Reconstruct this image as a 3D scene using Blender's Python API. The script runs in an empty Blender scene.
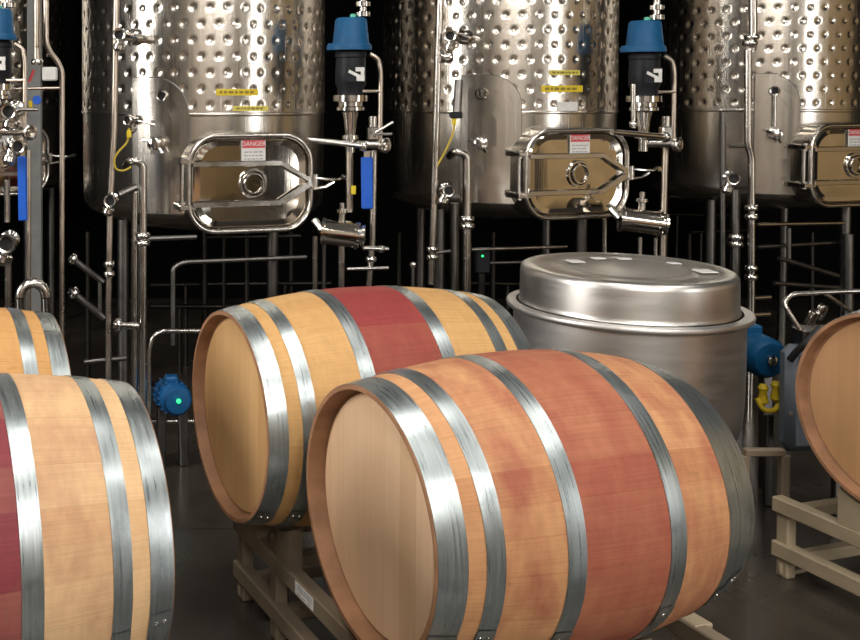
import bpy, math, random
from math import sin, cos, pi, radians, sqrt, atan2
from mathutils import Vector, Matrix
random.seed(7)
C = bpy.context.scene.collection
# ------------------------------------------------------------------ camera numbers (fitted to the photograph)
F, U0, V0, PIT, H = 1048.1, 144.7, 121.4, 0.029, 1.67
CP, SP = cos(PIT), sin(PIT)

def P(u, v, Y):
    """world point on the sight line of pixel (u, v) at depth Y"""
    x = (u - U0) / F; zc = -(v - V0) / F
    d = Vector((x, CP + zc * SP, -SP + zc * CP))
    return d * (Y / d.y) + Vector((0, 0, H))

def PZ(u, v, z):
    x = (u - U0) / F; zc = -(v - V0) / F
    d = Vector((x, CP + zc * SP, -SP + zc * CP))
    return d * ((z - H) / d.z) + Vector((0, 0, H))

# ------------------------------------------------------------------ materials
def new_mat(name):
    m = bpy.data.materials.new(name); m.use_nodes = True
    nt = m.node_tree
    return m, nt, nt.nodes, nt.links, nt.nodes['Principled BSDF']

def N(nodes, t, **kw):
    n = nodes.new(t)
    for k, v in kw.items(): setattr(n, k, v)
    return n

def math_node(nt, op, a, b=None, c=None, clamp=False):
    n = nt.nodes.new('ShaderNodeMath'); n.operation = op; n.use_clamp = clamp
    for i, x in enumerate((a, b, c)):
        if x is None: continue
        if isinstance(x, (int, float)): n.inputs[i].default_value = x
        else: nt.links.new(x, n.inputs[i])
    return n.outputs[0]

def mixc(nt, fac, a, b, mode='MIX'):
    n = nt.nodes.new('ShaderNodeMix'); n.data_type = 'RGBA'; n.blend_type = mode
    for s, x in ((n.inputs['Factor'], fac), (n.inputs[6], a), (n.inputs[7], b)):
        if isinstance(x, (int, float)): s.default_value = x
        elif isinstance(x, tuple): s.default_value = (*x, 1) if len(x) == 3 else x
        else: nt.links.new(x, s)
    return n.outputs[2]

def noise(nt, vec, scale, detail=3, rough=.55, dim='3D'):
    n = nt.nodes.new('ShaderNodeTexNoise'); n.inputs['Scale'].default_value = scale
    n.inputs['Detail'].default_value = detail; n.inputs['Roughness'].default_value = rough
    if vec is not None: nt.links.new(vec, n.inputs['Vector'])
    return n.outputs['Fac']

def mapping(nt, vec, scale=(1, 1, 1), loc=(0, 0, 0)):
    n = nt.nodes.new('ShaderNodeMapping'); nt.links.new(vec, n.inputs['Vector'])
    n.inputs['Scale'].default_value = scale; n.inputs['Location'].default_value = loc
    return n.outputs[0]

def maprange(nt, x, a, b, c, d):
    n = nt.nodes.new('ShaderNodeMapRange'); nt.links.new(x, n.inputs[0])
    for i, v in enumerate((a, b, c, d)): n.inputs[i + 1].default_value = v
    return n.outputs[0]

def plain(name, col, rough=.5, metal=0, spec=None, var=.08, scale=30):
    m, nt, nodes, links, b = new_mat(name)
    tc = N(nodes, 'ShaderNodeTexCoord')
    n = noise(nt, tc.outputs['Object'], scale)
    f = maprange(nt, n, .3, .7, 1 - var, 1 + var)
    c = mixc(nt, 1.0, col, (1, 1, 1), 'MULTIPLY')
    cc = nt.nodes.new('ShaderNodeVectorMath'); cc.operation = 'SCALE'
    links.new(c, cc.inputs[0]); links.new(f, cc.inputs['Scale'])
    links.new(cc.outputs[0], b.inputs['Base Color'])
    b.inputs['Roughness'].default_value = rough; b.inputs['Metallic'].default_value = metal
    if spec is not None: b.inputs['Specular IOR Level'].default_value = spec
    return m

def steel(name, col, rough, streak=(30, 30, 1), rvar=.08, bump=.02, var=.12):
    m, nt, nodes, links, b = new_mat(name)
    tc = N(nodes, 'ShaderNodeTexCoord')
    v = mapping(nt, tc.outputs['Object'], streak)
    n1 = noise(nt, v, 3, 4)
    n2 = noise(nt, tc.outputs['Object'], 2.2, 3)
    r = math_node(nt, 'ADD', maprange(nt, n1, .3, .7, rough - rvar, rough + rvar), maprange(nt, n2, .3, .7, -rvar * .6, rvar * .6), clamp=True)
    links.new(r, b.inputs['Roughness'])
    f = maprange(nt, n2, .3, .7, 1 - var, 1 + var)
    cc = nt.nodes.new('ShaderNodeVectorMath'); cc.operation = 'SCALE'; cc.inputs[0].default_value = col
    links.new(f, cc.inputs['Scale']); links.new(cc.outputs[0], b.inputs['Base Color'])
    b.inputs['Metallic'].default_value = 1
    bp = N(nodes, 'ShaderNodeBump'); bp.inputs['Strength'].default_value = bump; bp.inputs['Distance'].default_value = .01
    links.new(n1, bp.inputs['Height']); links.new(bp.outputs[0], b.inputs['Normal'])
    return m

def oak(name, light, dark, red, core, wide, seed, joint=.55):
    """staves run along local X; wine stain between the bilge hoops (core) and weaker to the quarter hoops (wide)"""
    m, nt, nodes, links, b = new_mat(name)
    tc = N(nodes, 'ShaderNodeTexCoord')
    sx = N(nodes, 'ShaderNodeSeparateXYZ'); links.new(tc.outputs['Object'], sx.inputs[0])
    X, Y, Z = sx.outputs
    th = math_node(nt, 'ARCTAN2', Y, Z)
    t = math_node(nt, 'MULTIPLY_ADD', th, 25 / (2 * pi), 40.37 + seed)
    t = math_node(nt, 'ADD', t, math_node(nt, 'MULTIPLY', math_node(nt, 'SINE', math_node(nt, 'MULTIPLY', th, 5)), .22))
    idx = math_node(nt, 'FLOOR', t)
    fr = math_node(nt, 'FRACT', t)
    wn = N(nodes, 'ShaderNodeTexWhiteNoise', noise_dimensions='1D'); links.new(idx, wn.inputs['W'])
    rnd = wn.outputs['Value']
    edge = math_node(nt, 'MINIMUM', fr, math_node(nt, 'SUBTRACT', 1, fr))
    jl = maprange(nt, edge, 0, .016, joint, 1)
    cmb = N(nodes, 'ShaderNodeCombineXYZ')
    links.new(math_node(nt, 'MULTIPLY', X, 4), cmb.inputs[0]); links.new(math_node(nt, 'MULTIPLY', th, 75), cmb.inputs[1]); links.new(math_node(nt, 'MULTIPLY', idx, 3.7), cmb.inputs[2])
    g1 = noise(nt, cmb.outputs[0], 1.0, 5, .65)
    cmb2 = N(nodes, 'ShaderNodeCombineXYZ')
    links.new(math_node(nt, 'MULTIPLY', X, 55), cmb2.inputs[0]); links.new(math_node(nt, 'MULTIPLY', th, 6), cmb2.inputs[1]); links.new(math_node(nt, 'MULTIPLY', idx, 1.9), cmb2.inputs[2])
    g2 = noise(nt, cmb2.outputs[0], 1.0, 3, .6)
    fac = math_node(nt, 'ADD', math_node(nt, 'MULTIPLY', rnd, .55), math_node(nt, 'MULTIPLY', g1, .55), clamp=True)
    base = mixc(nt, fac, light, dark)
    # wine stain
    ax = math_node(nt, 'ABSOLUTE', X)
    blot = noise(nt, mapping(nt, tc.outputs['Object'], (11, 6, 6), (seed, 0, 0)), 1.0, 5)
    cm = math_node(nt, 'MULTIPLY', maprange(nt, ax, .118, .132, 1, 0), maprange(nt, blot, .25, .65, core * .72, min(core * 1.1, 1.0)))
    wm = math_node(nt, 'MULTIPLY', maprange(nt, ax, .30, .34, 1, 0), maprange(nt, blot, .38, .68, 0, wide))
    msk = math_node(nt, 'MAXIMUM', cm, wm)
    msk = math_node(nt, 'MULTIPLY', msk, maprange(nt, rnd, 0, 1, .9, 1.15), clamp=True)
    redv = mixc(nt, math_node(nt, 'MULTIPLY', g1, .7), red, tuple(c * .55 for c in red))
    col = mixc(nt, msk, base, redv)
    # knots and marks
    kn = noise(nt, mapping(nt, tc.outputs['Object'], (9, 26, 26), (seed * 2, 1, 4)), 1.0, 2)
    col = mixc(nt, maprange(nt, kn, .70, .78, 0, .35), col, tuple(c * .45 for c in dark))
    sh = math_node(nt, 'MULTIPLY', jl, math_node(nt, 'MULTIPLY', maprange(nt, g2, .3, .7, .92, 1.05), maprange(nt, g1, .3, .7, 1.06, .92)))
    sc = nt.nodes.new('ShaderNodeVectorMath'); sc.operation = 'SCALE'; links.new(col, sc.inputs[0]); links.new(sh, sc.inputs['Scale'])
    links.new(sc.outputs[0], b.inputs['Base Color'])
    b.inputs['Roughness'].default_value = .62
    b.inputs['Specular IOR Level'].default_value = .25
    bp = N(nodes, 'ShaderNodeBump'); bp.inputs['Strength'].default_value = .25; bp.inputs['Distance'].default_value = .004
    links.new(math_node(nt, 'ADD', math_node(nt, 'MULTIPLY', g1, .4), jl), bp.inputs['Height']); links.new(bp.outputs[0], b.inputs['Normal'])
    return m

def head_oak(name, light, dark, seed):
    m, nt, nodes, links, b = new_mat(name)
    tc = N(nodes, 'ShaderNodeTexCoord')
    sx = N(nodes, 'ShaderNodeSeparateXYZ'); links.new(tc.outputs['Object'], sx.inputs[0])
    X, Y, Z = sx.outputs
    t = math_node(nt, 'MULTIPLY_ADD', Y, 1 / .068, 20.3 + seed)
    idx = math_node(nt, 'FLOOR', t); fr = math_node(nt, 'FRACT', t)
    wn = N(nodes, 'ShaderNodeTexWhiteNoise', noise_dimensions='1D'); links.new(idx, wn.inputs['W'])
    edge = math_node(nt, 'MINIMUM', fr, math_node(nt, 'SUBTRACT', 1, fr))
    jl = maprange(nt, edge, 0, .014, .8, 1)
    cmb = N(nodes, 'ShaderNodeCombineXYZ')
    links.new(math_node(nt, 'MULTIPLY', Y, 60), cmb.inputs[0]); links.new(math_node(nt, 'MULTIPLY', Z, 3.5), cmb.inputs[1]); links.new(math_node(nt, 'MULTIPLY', idx, 5.1), cmb.inputs[2])
    g = noise(nt, cmb.outputs[0], 1.0, 5, .6)
    g3 = noise(nt, mapping(nt, tc.outputs['Object'], (4, 6, 2.5), (0, seed, 0)), 1.0, 3)
    fac = math_node(nt, 'ADD', math_node(nt, 'MULTIPLY', wn.outputs['Value'], .4), math_node(nt, 'ADD', math_node(nt, 'MULTIPLY', g, .45), math_node(nt, 'MULTIPLY', maprange(nt, g3, .3, .7, 0, 1), .3)), clamp=True)
    base = mixc(nt, fac, light, dark)
    sc = nt.nodes.new('ShaderNodeVectorMath'); sc.operation = 'SCALE'; links.new(base, sc.inputs[0]); links.new(jl, sc.inputs['Scale'])
    links.new(sc.outputs[0], b.inputs['Base Color'])
    b.inputs['Roughness'].default_value = .6; b.inputs['Specular IOR Level'].default_value = .25
    return m

def hoop_mat(name):
    m, nt, nodes, links, b = new_mat(name)
    tc = N(nodes, 'ShaderNodeTexCoord')
    sx = N(nodes, 'ShaderNodeSeparateXYZ'); links.new(tc.outputs['Object'], sx.inputs[0])
    X, Y, Z = sx.outputs
    th = math_node(nt, 'ARCTAN2', Y, Z)
    cmb = N(nodes, 'ShaderNodeCombineXYZ')
    links.new(math_node(nt, 'MULTIPLY', X, 160), cmb.inputs[0]); links.new(math_node(nt, 'MULTIPLY', th, 2.2), cmb.inputs[1])
    g = noise(nt, cmb.outputs[0], 1.0, 4, .6)
    n2 = noise(nt, tc.outputs['Object'], 14, 4)
    col = mixc(nt, maprange(nt, g, .3, .7, 0, 1), (.33, .375, .39), (.49, .53, .53))
    col = mixc(nt, maprange(nt, n2, .55, .7, 0, .4), col, (.18, .205, .215))
    links.new(col, b.inputs['Base Color'])
    b.inputs['Metallic'].default_value = .92
    links.new(maprange(nt, g, .3, .7, .25, .38), b.inputs['Roughness'])
    return m

def floor_mat():
    m, nt, nodes, links, b = new_mat('polished_concrete')
    tc = N(nodes, 'ShaderNodeTexCoord')
    n = noise(nt, tc.outputs['Object'], 1.3, 6, .6); n2 = noise(nt, tc.outputs['Object'], 14, 4)
    col = mixc(nt, maprange(nt, n, .3, .7, 0, 1), (.028, .023, .018), (.054, .046, .037))
    col = mixc(nt, maprange(nt, n2, .55, .75, 0, .5), col, (.016, .013, .011))
    # saw-cut joints every 1.6 m
    sx = N(nodes, 'ShaderNodeSeparateXYZ'); links.new(tc.outputs['Object'], sx.inputs[0])
    def cut(s, off):
        f = math_node(nt, 'FRACT', math_node(nt, 'MULTIPLY_ADD', s, 1 / 1.9, off))
        return maprange(nt, math_node(nt, 'ABSOLUTE', math_node(nt, 'SUBTRACT', f, .5)), 0, .003, .3, 1)
    k = math_node(nt, 'MULTIPLY', cut(sx.outputs[0], .77), cut(sx.outputs[1], .42))
    sc = nt.nodes.new('ShaderNodeVectorMath'); sc.operation = 'SCALE'; links.new(col, sc.inputs[0]); links.new(k, sc.inputs['Scale'])
    links.new(sc.outputs[0], b.inputs['Base Color'])
    links.new(maprange(nt, n, .3, .7, .16, .34), b.inputs['Roughness'])
    return m

M = {}
M['tank'] = steel('tank_steel', (.54, .50, .445), .23, (40, 40, .8), .04, .03, .10)
M['shell'] = steel('tank_shell_steel', (.54, .505, .455), .22, (60, 60, .6), .04, .02, .10)
M['mirror'] = steel('polished_steel', (.66, .61, .54), .07, (30, 30, 1), .02, .008, .06)
M['ring'] = steel('ring_steel', (.60, .57, .53), .2, (8, 8, 8), .05, .0, .08)
M['pipe'] = steel('pipe_steel', (.56, .53, .49), .22, (6, 6, 6), .06, .0, .15)
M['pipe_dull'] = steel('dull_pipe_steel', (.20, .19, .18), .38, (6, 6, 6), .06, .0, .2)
M['pipe_shaded'] = steel('shaded_pipe_steel', (.06, .055, .05), .42, (6, 6, 6), .06, .0, .2)  # pipe steel with the shade under the tanks put into its colour
M['pipe_tan'] = steel('warm_pipe_steel', (.52, .45, .38), .32, (6, 6, 6), .06, .0, .15)
M['fit'] = steel('fitting_steel', (.62, .60, .57), .16, (20, 20, 20), .06, .0, .12)
M['tub'] = steel('tub_steel', (.66, .64, .62), .44, (2, 2, 14), .04, .003, .06)
M['lid'] = steel('lid_steel', (.64, .62, .59), .36, (2, 2, 14), .04, .003, .06)
M['hoop'] = hoop_mat('galvanised_hoop')
M['blue'] = plain('blue_plastic', (.003, .070, .175), .5, 0, .3)
M['bluelever'] = plain('blue_sleeve', (.002, .085, .48), .5)
M['bluemotor'] = plain('blue_motor_paint', (.005, .085, .24), .42)
M['black'] = plain('black_plastic', (.008, .009, .012), .5, 0, .25)
M['blackhole'] = plain('dark_bore', (.006, .006, .006), .7)
M['rubber'] = plain('black_rubber', (.015, .015, .015), .6)
M['yellow'] = plain('yellow_tag', (.62, .46, .015), .5)
M['yellowcable'] = plain('yellow_cable', (.45, .33, .02), .5)
M['paleyellow'] = plain('pale_yellow_sticker', (.60, .52, .10), .5)
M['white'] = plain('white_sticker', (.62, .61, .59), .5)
M['red'] = plain('red_band', (.50, .045, .06), .5)
M['ink'] = plain('olive_ink', (.22, .16, .012), .6)
M['greyink'] = plain('grey_ink', (.30, .30, .31), .6)
M['tan'] = plain('tan_paint', (.20, .155, .105), .5, var=.12, scale=9)
M['cream'] = plain('cream_paint', (.33, .265, .175), .5, var=.12, scale=9)
M['cabinet'] = plain('blue_grey_paint', (.16, .19, .225), .5)
M['post'] = plain('grey_post_paint', (.13, .13, .125), .5)
M['valveyellow'] = plain('yellow_valve_paint', (.60, .42, .015), .5)
M['toast'] = plain('chime_oak', (.28, .14, .070), .65, var=.25, scale=14)
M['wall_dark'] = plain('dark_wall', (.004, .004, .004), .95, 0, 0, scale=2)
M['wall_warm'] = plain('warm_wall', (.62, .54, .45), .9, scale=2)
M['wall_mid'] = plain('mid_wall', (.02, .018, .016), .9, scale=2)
M['door_dark'] = plain('dark_reflectors', (.035, .033, .032), .7, scale=2)
M['ceil'] = plain('ceiling_paint', (.16, .165, .17), .9, scale=2)
M['floor'] = floor_mat()
ledm, _nt, _n, _l, _b = new_mat('green_led')
_b.inputs['Base Color'].default_value = (.02, .6, .15, 1); _b.inputs['Emission Color'].default_value = (.03, 1, .25, 1); _b.inputs['Emission Strength'].default_value = 1.6

# ------------------------------------------------------------------ mesh helpers
class MB:
    def __init__(s): s.v = []; s.f = []
    def add(s, vs, fs):
        k = len(s.v); s.v += [Vector(p) for p in vs]; s.f += [tuple(i + k for i in f) for f in fs]; return s
    def box(s, c, d, R=None, bev=.0):
        c = Vector(c); hx, hy, hz = d[0] / 2, d[1] / 2, d[2] / 2
        if bev <= 0:
            vs = [Vector((x, y, z)) for x in (-hx, hx) for y in (-hy, hy) for z in (-hz, hz)]
            fs = [(0, 1, 3, 2), (4, 6, 7, 5), (0, 4, 5, 1), (2, 3, 7, 6), (0, 2, 6, 4), (1, 5, 7, 3)]
        else:
            b = min(bev, hx * .9, hy * .9, hz * .9); vs = []; idx = {}
            for i, sx in enumerate((-1, 1)):
                for j, sy in enumerate((-1, 1)):
                    for k, sz in enumerate((-1, 1)):
                        for a in range(3):
                            q = [sx * hx, sy * hy, sz * hz]
                            for o in range(3):
                                if o != a: q[o] -= (sx, sy, sz)[o] * b
                            idx[i, j, k, a] = len(vs); vs.append(Vector(q))
            fs = []
            I = lambda i, j, k, a: idx[i, j, k, a]
            for i in (0, 1):
                q = [I(i, 0, 0, 0), I(i, 1, 0, 0), I(i, 1, 1, 0), I(i, 0, 1, 0)]; fs.append(q if i else q[::-1])
            for j in (0, 1):
                q = [I(0, j, 0, 1), I(0, j, 1, 1), I(1, j, 1, 1), I(1, j, 0, 1)]; fs.append(q if j else q[::-1])
            for k in (0, 1):
                q = [I(0, 0, k, 2), I(1, 0, k, 2), I(1, 1, k, 2), I(0, 1, k, 2)]; fs.append(q if k else q[::-1])
            for i in (0, 1):
                for j in (0, 1): fs.append([I(i, j, 0, 0), I(i, j, 1, 0), I(i, j, 1, 1), I(i, j, 0, 1)])
                for k in (0, 1): fs.append([I(i, 0, k, 0), I(i, 1, k, 0), I(i, 1, k, 2), I(i, 0, k, 2)])
            for j in (0, 1):
                for k in (0, 1): fs.append([I(0, j, k, 1), I(1, j, k, 1), I(1, j, k, 2), I(0, j, k, 2)])
            for i in (0, 1):
                for j in (0, 1):
                    for k in (0, 1): fs.append([I(i, j, k, 0), I(i, j, k, 1), I(i, j, k, 2)])
        if R is not None: vs = [R @ p for p in vs]
        return s.add([p + c for p in vs], fs)
    def beam(s, a, b, w, h, bev=.003, up=Vector((0, 0, 1))):
        a, b = Vector(a), Vector(b); d = b - a; L = d.length; x = d.normalized()
        y = up.cross(x)
        if y.length < 1e-4: y = Vector((0, 1, 0)).cross(x)
        y.normalize(); z = x.cross(y)
        R = Matrix((x, y, z)).transposed()
        return s.box((a + b) / 2, (L, w, h), R, bev)
    def lathe(s, prof, o=(0, 0, 0), axis=(0, 0, 1), seg=32, cap=True, ref=None):
        """prof: list of (radius, height along axis)"""
        o = Vector(o); z = Vector(axis).normalized()
        x = Vector(ref) if ref else (Vector((1, 0, 0)) if abs(z.x) < .9 else Vector((0, 1, 0)))
        x = (x - z * x.dot(z)).normalized(); y = z.cross(x)
        vs = []; fs = []
        for r, h in prof:
            for i in range(seg):
                a = 2 * pi * i / seg
                vs.append(o + z * h + (x * cos(a) + y * sin(a)) * r)
        n = len(prof)
        for j in range(n - 1):
            for i in range(seg):
                k = (i + 1) % seg
                fs.append((j * seg + i, j * seg + k, (j + 1) * seg + k, (j + 1) * seg + i))
        if cap:
            if prof[0][0] > 1e-5: fs.append(tuple(range(seg))[::-1])
            if prof[-1][0] > 1e-5: fs.append(tuple((n - 1) * seg + i for i in range(seg)))
        return s.add(vs, fs)
    def tube(s, path, r, seg=14, fillet=0, closed=False):
        pts = [Vector(p) for p in path]
        if fillet > 0:
            q = []; n = len(pts)
            for i, p in enumerate(pts):
                if not closed and i in (0, n - 1): q.append(p); continue
                a, b = pts[i - 1], pts[(i + 1) % n]
                u = (a - p); w = (b - p); fl = min(fillet, u.length * .48, w.length * .48)
                u.normalize(); w.normalize()
                p0 = p + u * fl; p1 = p + w * fl
                for k in range(7):
                    t = k / 6; q.append(p0 * (1 - t) ** 2 + p * 2 * t * (1 - t) + p1 * t * t)
            pts = q
        n = len(pts); vs = []; fs = []
        def tang(i):
            if closed: d = pts[(i + 1) % n] - pts[i - 1]
            else: d = pts[min(i + 1, n - 1)] - pts[max(i - 1, 0)]
            return d.normalized()
        t0 = tang(0); x = t0.orthogonal().normalized()
        for i in range(n):
            t = tang(i); x = (x - t * x.dot(t)).normalized(); y = t.cross(x)
            for k in range(seg):
                a = 2 * pi * k / seg; vs.append(pts[i] + (x * cos(a) + y * sin(a)) * r)
        for i in range(n if closed else n - 1):
            j = (i + 1) % n
            for k in range(seg):
                l = (k + 1) % seg; fs.append((i * seg + k, i * seg + l, j * seg + l, j * seg + k))
        if not closed:
            fs.append(tuple(range(seg))[::-1]); fs.append(tuple((n - 1) * seg + k for k in range(seg)))
        return s.add(vs, fs)
    def build(s, name, mat, parent=None, angle=35, local=False):
        me = bpy.data.meshes.new(name)
        off = Vector((0, 0, 0))
        if parent is not None and not local: off = Vector(parent['_loc']) if '_loc' in parent else parent.location
        me.from_pydata([tuple(p - off) for p in s.v], [], s.f)
        me.materials.append(mat)
        import bmesh
        bm = bmesh.new(); bm.from_mesh(me); bmesh.ops.recalc_face_normals(bm, faces=bm.faces[:]); bm.to_mesh(me); bm.free()
        me.polygons.foreach_set('use_smooth', [True] * len(me.polygons))
        me.set_sharp_from_angle(angle=radians(angle))
        o = bpy.data.objects.new(name, me); C.objects.link(o)
        if parent is not None: o.parent = parent
        return o

def thing(name, label, cat, loc=(0, 0, 0), group=None, rotz=0):
    o = bpy.data.objects.new(name, None); C.objects.link(o)
    o.empty_display_size = .05
    o.location = loc; o.rotation_euler = (0, 0, rotz)
    o['label'] = label; o['category'] = cat
    if group: o['group'] = group
    return o

def tag(o, label, cat, group=None):
    o['label'] = label; o['category'] = cat
    if group: o['group'] = group
    return o

def at_origin(o):
    """a one-mesh thing: move its origin to the middle of its lowest point"""
    vs = o.data.vertices
    c = sum((v.co for v in vs), Vector()) / len(vs); c.z = min(v.co.z for v in vs)
    for v in vs: v.co -= c
    o.location = c
    return o

def sub(parent_part, mb, name, mat, root, angle=35):
    """a sub-part: vertices given in the frame of the root"""
    off = Vector((0, 0, 0)) if root is None else root.location
    o = mb.build(name, mat, None, angle)
    for v in o.data.vertices: v.co -= off
    o.parent = parent_part
    return o

def structure(name, mb, mat):
    o = mb.build(name, mat); o['kind'] = 'structure'; return o

# ------------------------------------------------------------------ the room
RX0, RX1, RY0, RY1, RZ = -4.6, 7.6, -4.4, 8.4, 5.2
structure('floor', MB().box(((RX0 + RX1) / 2, (RY0 + RY1) / 2, -.05), (RX1 - RX0 + .4, RY1 - RY0 + .4, .1)), M['floor'])
structure('ceiling', MB().box(((RX0 + RX1) / 2, (RY0 + RY1) / 2, RZ + .05), (RX1 - RX0 + .4, RY1 - RY0 + .4, .1)), M['ceil'])
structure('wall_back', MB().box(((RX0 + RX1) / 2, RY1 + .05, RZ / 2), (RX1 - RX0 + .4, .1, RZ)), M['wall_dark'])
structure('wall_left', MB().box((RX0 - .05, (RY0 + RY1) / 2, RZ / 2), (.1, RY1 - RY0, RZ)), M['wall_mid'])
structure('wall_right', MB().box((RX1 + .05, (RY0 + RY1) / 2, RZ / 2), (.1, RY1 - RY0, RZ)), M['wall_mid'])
structure('wall_front', MB().box(((RX0 + RX1) / 2, RY0 - .05, RZ / 2), (RX1 - RX0 + .4, .1, RZ)), M['wall_warm'])
for i, (x, w) in enumerate(((-2.6, 1.0), (1.6, .5), (4.4, 1.3))):  # dark panels added on the unseen front wall to band the steel reflections
    structure('door_%d' % (i + 1), MB().box((x, RY0 + .03, 1.5), (w, .06, 3.0), None, .01), M['door_dark'])

M['wood_door'] = plain('tan_reflectors', (.50, .35, .17), .6, var=.2, scale=3)  # for panels added out of view, to give the manway doors tan reflections
structure('door_4', MB().box((RX1 - .03, 2.6, 1.6), (.06, 4.4, 3.2), None, .01), M['wood_door'])
structure('door_5', MB().box((6.5, RY0 + .03, 1.6), (1.9, .06, 3.2), None, .01), M['wood_door'])
# ------------------------------------------------------------------ barrels
YAW = .301
BL, RB, RH = .437, .355, .3065
AX = Vector((cos(YAW), sin(YAW), 0)); SD = Vector((-sin(YAW), cos(YAW), 0))
def rad(s, far=RH):
    e = far if s > 0 else RH
    return RB - (RB - e) * (abs(s) / BL) ** 2

def make_barrel_meshes(far=RH):
    seg = 96
    rad = lambda s: globals()['rad'](s, far)
    RHs = lambda sg: far if sg > 0 else RH
    out = {}
    m = MB(); prof = [(RH - .004, -BL + .03)]
    for k in range(33): s = -BL + 2 * BL * k / 32; prof.append((rad(s), s))
    prof += [(far - .004, BL - .03)]
    m.lathe(prof, (0, 0, 0), (1, 0, 0), seg, cap=False, ref=(0, 0, 1)); out['staves'] = m
    def chime(sgn):
        m = MB(); RH = RHs(sgn)
        m.lathe([(RH + .0006, sgn * (BL - .006)), (RH + .0006, sgn * (BL + .0008)), (RH - .0105, sgn * (BL + .0008)), (RH - .0165, sgn * (BL - .034)), (RH - .0195, sgn * (BL - .036)), (RH - .026, sgn * (BL - .038))], (0, 0, 0), (1, 0, 0), seg, cap=False, ref=(0, 0, 1))
        return m
    out['chime'] = chime
    def head(sgn):
        m = MB(); R = RHs(sgn) - .0195
        m.lathe([(0.0001, sgn * (BL - .034)), (R * .5, sgn * (BL - .034)), (R - .006, sgn * (BL - .034)), (R - .001, sgn * (BL - .0400)), (R, sgn * (BL - .052)), (.0001, sgn * (BL - .052))], (0, 0, 0), (1, 0, 0), seg, cap=False, ref=(0, 0, 1))
        return m
    out['head'] = head
    def hoop(a, b, seam):
        m = MB(); t = .0022; pr = []
        n = 5
        for k in range(n): s = a + (b - a) * k / (n - 1); pr.append((rad(s) + t, s))
        for k in range(n): s = b + (a - b) * k / (n - 1); pr.append((rad(s) - .0015, s))
        pr.append(pr[0])
        m.lathe(pr, (0, 0, 0), (1, 0, 0), seg, cap=False, ref=(0, 0, 1))
        # overlapped end of the band
        c = (a + b) / 2
        vs = []; fs = []
        for i in range(6):
            th = seam + .012 * i * 3
            for s in (a, b):
                r = rad(s) + t * 2
                vs.append(Vector((s, r * sin(th), r * cos(th))))
        th = seam - .001
        for s in (a, b): r = rad(s); vs.append(Vector((s, r * sin(th), r * cos(th))))
        for i in range(5): fs.append((2 * i, 2 * i + 1, 2 * i + 3, 2 * i + 2))
        fs.append((12, 13, 1, 0)); m.add(vs, fs)
        return m
    out['hoop'] = hoop
    def rivet(s, th):
        m = MB(); n = Vector((0, sin(th), cos(th))); r = rad(s) + .004
        m.lathe([(.0055, 0), (.005, .0016), (.003, .0026), (.0001, .003)], n * r + Vector((s, 0, 0)), n, 12)
        return m
    out['rivet'] = rivet
    return out

BMESH = make_barrel_meshes(); BMESH_FAR = make_barrel_meshes(.281)
HOOPS = [(-.4355, -.382), (-.342, -.300), (-.156, -.111), (.111, .156), (.300, .342), (.382, .4355)]
HOOPS_FAR = HOOPS[:4] + [(.300, .348), (.3495, .4355)]
def make_barrel(label, group, loc, staves, head, seam, BMESH=BMESH, HOOPS=HOOPS, fx=1.0, fn=1.0):
    root = thing('oak_barrel', label, 'barrel', loc, group, YAW)
    BMESH['staves'].build('staves', staves, root, local=True)
    for sg, nm in ((-1, 'chime'), (1, 'chime')): BMESH['chime'](sg).build('chime', M['toast'], root, local=True)
    for sg in (-1, 1): BMESH['head'](sg).build('barrel_head', head, root, local=True)
    for k, (a, b) in enumerate(HOOPS):
        h = BMESH['hoop'](a, b, seam + (.06 if k % 2 else 0)).build('hoop', M['hoop'], root, local=True)
        c = (a + b) / 2
        for d in ((-.009, .009) if k in (1, 5, 0) else (0,)):
            BMESH['rivet'](c + d, seam + .1 + (.06 if k % 2 else 0)).build('rivet', M['fit'], h, local=True)
    if fx != 1.0 or fn != 1.0:          # this cask is a little longer in its far half
        for o in root.children_recursive:
            for v in o.data.vertices:
                x = v.co.x * (fx if v.co.x > 0 else 1)
                if fn != 1.0 and x > .31: x = .31 + (x - .31) * .80
                if fn != 1.0 and x < -.383: x = -.383 + (x + .383) * fn
                v.co.x = x
    return root

BAR = {'B1': (.949, 2.586, .660), 'B2': (.665, 3.258, .697), 'L1': (-.447, 2.294, .674), 'L2': (-.698, 3.042, .680), 'R': (2.692, 3.326, .677)}
oakB1 = oak('oak_pink', (.62, .34, .165), (.42, .19, .082), (.37, .105, .065), .9, .8, 1.3, .85)
oakB2 = oak('oak_golden', (.62, .375, .155), (.50, .275, .10), (.31, .050, .048), 1.25, .04, 4.1, .88)
oakL1 = oak('oak_pale', (.72, .485, .27), (.62, .375, .185), (.25, .046, .055), 1.25, .34, 7.7, .88)
oakL2 = oak('oak_orange', (.66, .37, .14), (.50, .25, .085), (.36, .08, .06), .9, .05, 2.6, .75)
oakR = oak('oak_brown', (.55, .32, .15), (.42, .22, .09), (.36, .09, .07), .9, .05, 9.2)
headB1 = head_oak('head_pale', (.80, .575, .385), (.58, .37, .21), 1)
headB2 = head_oak('head_golden', (.68, .43, .205), (.44, .25, .10), 2)
headR = head_oak('head_brown', (.52, .30, .15), (.38, .205, .09), 3)
GB = 'oak wine barrels lying on racks'
make_barrel('oak wine barrel with pinkish staves lying in front of the golden barrel', GB, BAR['B1'], oakB1, headB1, -2.25, BMESH_FAR, HOOPS_FAR, 1.035, 1.23)
make_barrel('golden oak wine barrel with bright red centre band, behind the pinkish barrel', GB, BAR['B2'], oakB2, headB2, -2.5, fx=1.05)
make_barrel('pale oak wine barrel with dark red centre, cut off by lower left corner', GB, BAR['L1'], oakL1, headB1, -2.05)
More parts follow.
